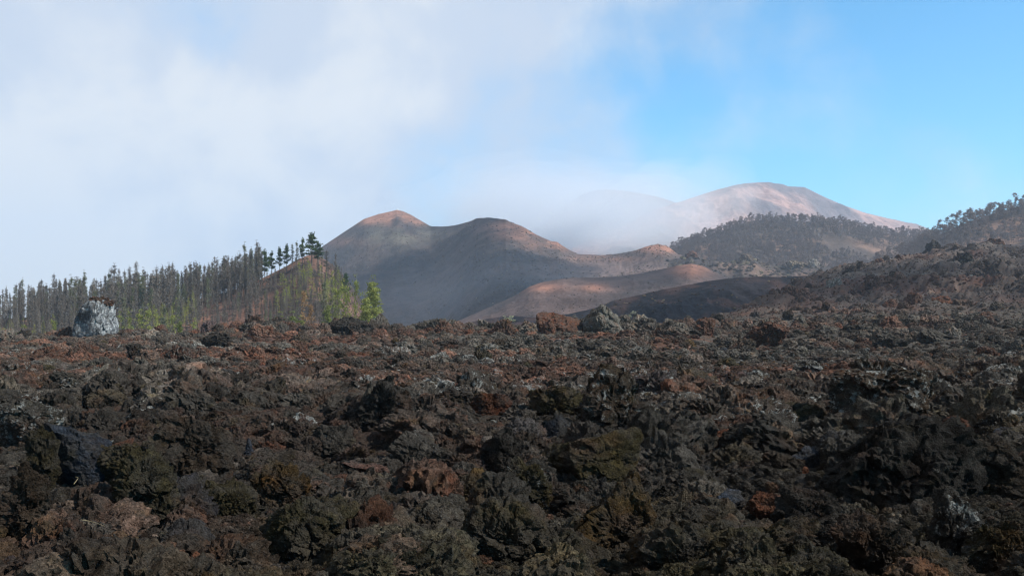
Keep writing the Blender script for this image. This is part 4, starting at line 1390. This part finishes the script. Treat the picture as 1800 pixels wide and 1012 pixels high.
# white survey marker on the tall peak
p = peaks.at(699, 0.0)
bm = bmesh.new()
for zc_, r1, r2, hh in ((0.4, 2.0, 1.8, 1.2), (1.5, 1.5, 1.4, 1.0), (2.3, 1.0, .9, .6)):
    g = bmesh.ops.create_cone(bm, cap_ends=True, segments=10, radius1=r1, radius2=r2, depth=hh)
    bmesh.ops.translate(bm, verts=g['verts'], vec=(0, 0, zc_))
bmesh.ops.scale(bm, verts=bm.verts, vec=(.65, .65, .65))
me = bpy.data.meshes.new('summit_marker')
bm.to_mesh(me)
bm.free()
mw, t = new_mat('white_paint')
finish(t, (0.8, 0.8, 0.78, 1), 0.6)
me.materials.append(mw)
tag(link('summit_marker', me, None, p), 'tiny white marker on the very top of the tall red-capped peak', 'marker')

# dry grass stalks in the lower left
ms, t = new_mat('dry_stalk')
finish(t, (0.34, 0.27, 0.15, 1), 0.7)


def stalk(pts, rad, label):
    """pts: photo column, row; laid over the stones at one depth"""
    Y = 6.1
    ctrl = [np.array([(u - 900) / F * Y, Y + 0.04 * math.sin(i * 2.1), (EYE_ROW - r_) / F * Y]) for i, (u, r_) in enumerate(pts)]
    path = []
    for i in range(len(ctrl) - 1):
        a, b = ctrl[max(i - 1, 0)], ctrl[i]
        c, d = ctrl[i + 1], ctrl[min(i + 2, len(ctrl) - 1)]
        for s_ in np.linspace(0, 1, 6, endpoint=(i == len(ctrl) - 2)):
            path.append(0.5 * ((2 * b) + (-a + c) * s_ + (2 * a - 5 * b + 4 * c - d) * s_ ** 2 + (-a + 3 * b - 3 * c + d) * s_ ** 3))
    V, Q = [], []
    for k, q in enumerate(path):
        for s_ in range(5):
            th = s_ * 2 * math.pi / 5
            rr = rad * (1 - .5 * k / len(path))
            V.append(q + rr * np.array([math.cos(th), 0.3 * math.cos(th), math.sin(th)]))
    for k in range(len(path) - 1):
        for s_ in range(5):
            a = k * 5 + s_
            b = k * 5 + (s_ + 1) % 5
            Q.append((a, b, b + 5, a + 5))
    org = path[0]
    o = link('dry_stalk', mesh_np('dry_stalk', np.array(V) - org, np.array(Q), ms), None, org)
    tag(o, label, 'dry stalk', 'dry stalks in the lower left')


stalk([(222, 962), (240, 958), (258, 962), (263, 978)], .0022, 'curved dry stalk arching like a hook, rightmost of the bunch')
stalk([(206, 968), (214, 976), (228, 984)], .0022, 'short straight dry stalk under the arching hooked one')
stalk([(168, 1002), (184, 990), (198, 978)], .0022, 'straight dry stalk slanting up, leftmost of the bunch')
stalk([(205, 984), (206, 972), (204, 966)], .0018, 'upright dry stalk at the middle of the bunch')
stalk([(145, 913), (160, 919), (188, 922)], .0018, 'thin dry stalk lying higher than the others over reddish rubble')
stalk([(130, 850), (133, 841), (137, 836)], .0018, 'short pale stalk sticking up below the blue grey slab')

# ------------------------------------------------------------------ air: haze, mist banks and clouds
def volume_mat(name, density, colour=(0.85, 0.91, 1.0, 1), aniso=0.2):
    m, t = new_mat(name)
    v = t.n('ShaderNodeVolumePrincipled', {'Color': colour, 'Density': density, 'Anisotropy': aniso})
    o = t.n('ShaderNodeOutputMaterial')
    t.t.links.new(v.outputs[0], o.inputs['Volume'])
    return m


bm = bmesh.new()
bmesh.ops.create_cube(bm, size=1.0)
me = bpy.data.meshes.new('haze')
bm.to_mesh(me)
bm.free()
me.materials.append(volume_mat('haze_air', 0.00018, (0.72, 0.84, 1.0, 1), 0.1))
hz = link('haze', me)
x0, x1, y0, y1, z0, z1 = -3500, 3500, -520, 5100, -24, 545
hz.location = ((x0 + x1) / 2, (y0 + y1) / 2, (z0 + z1) / 2)
hz.scale = (x1 - x0, y1 - y0, z1 - z0)
tag(hz, 'pale blue haze filling the air over the valley', 'haze', kind='stuff')


def puff(name, lumps, mat, label, level=3):
    """one lumpy closed body made of overlapping ellipsoids' radial hull"""
    for i, (c_, rad_) in enumerate(lumps):
        N, Fc = ico(4)
        r = np.random.default_rng(900 + i + len(name))
        o_ = r.uniform(0, 50, 3)
        k = 1 + 0.45 * fbm(N[:, 0] * 1.5 + o_[0], N[:, 1] * 1.5 + o_[1], N[:, 2] * 1.5 + o_[2], octv=3)
        P = N * k[:, None] * np.array(rad_)
        o = link(name, mesh_np(name, P, Fc, mat, True), None, c_)
        tag(o, label, name.replace('_', ' '), kind='stuff')


def at(u, row, Y):
    return ((u - 900) / F * Y, Y, (EYE_ROW - row) / F * Y)


puff('mist_bank', [(at(u_, r_, Y_), (290 * k_, 330 * k_, 92 * k_)) for u_, r_, Y_, k_ in
                   ((975, 370, 2250, .45), (965, 372, 2260, .62), (990, 370, 2270, .80), (970, 370, 2280, .95), (980, 372, 2290, 1.15), (960, 378, 2300, 1.35), (1040, 400, 2250, .55), (950, 376, 2240, .7))],
     volume_mat('mist', 0.00070, (0.92, 0.955, 1, 1)), 'white mist drifting before the far mountain')
puff('thin_mist_bank', [(at(1110, 400, 2300), (190, 300, 80)), (at(1180, 370, 2400), (210, 300, 110)), (at(1255, 335, 2500), (120, 220, 80)), (at(1160, 440, 2000), (180, 260, 50))],
     volume_mat('mist_veil', 0.0005, (1, 1, 1, 1), -0.1), 'thin veil of mist over the left side of the far mountain')
puff('thin_mist', [(at(u_, 530, Y_), (rx_, 60, rz_)) for u_, Y_, rx_, rz_ in ((1000, 760, 60, 14), (980, 750, 95, 22), (960, 740, 130, 32), (900, 730, 80, 24), (930, 745, 160, 42))],
     volume_mat('thin_mist', 0.00045, (0.95, 0.95, 1.0, 1)), 'thin mist lying before the cinder cones')

CLOUD = volume_mat('cloud', 0.02, (1, 1, 1, 1), 0.4)


def shade_cloud(X, Y, rx, ry, z=690, rz=38):
    """an added cloud, unseen above the frame, whose shadow falls round X, Y on the land"""
    k = z / SUN_DIR.z
    return ((X + SUN_DIR.x * k, Y + SUN_DIR.y * k, z), (rx, ry, rz))


def shade_at(u, row, Y, rx, ry, rz=38):
    x, y, z = at(u, row, Y)
    k = (690 - z) / SUN_DIR.z
    return ((x + SUN_DIR.x * k, y + SUN_DIR.y * k, 690), (rx, ry, rz))


puff('thin_cloud', [shade_cloud(30, -60, 230, 120, z=830, rz=26)], volume_mat('thin_cloud', 0.0020, (1, 1, 1, 1), 0.3),  # unseen cloud added to dim the sun on the near lava
     'thin soft cloud, out of view, added to shade the near lava')
puff('cloud', [  # unseen clouds added overhead, placed by where their shade should fall
               shade_at(1180, 545, 260, 70, 60, 25),
               shade_at(660, 500, 900, 80, 110), shade_at(775, 440, 980, 60, 80), shade_at(760, 560, 720, 110, 70),
               shade_at(950, 462, 800, 60, 50), shade_at(1130, 470, 620, 26, 40, 25)],
     CLOUD, 'soft white cloud, out of view, added to shade the hills')
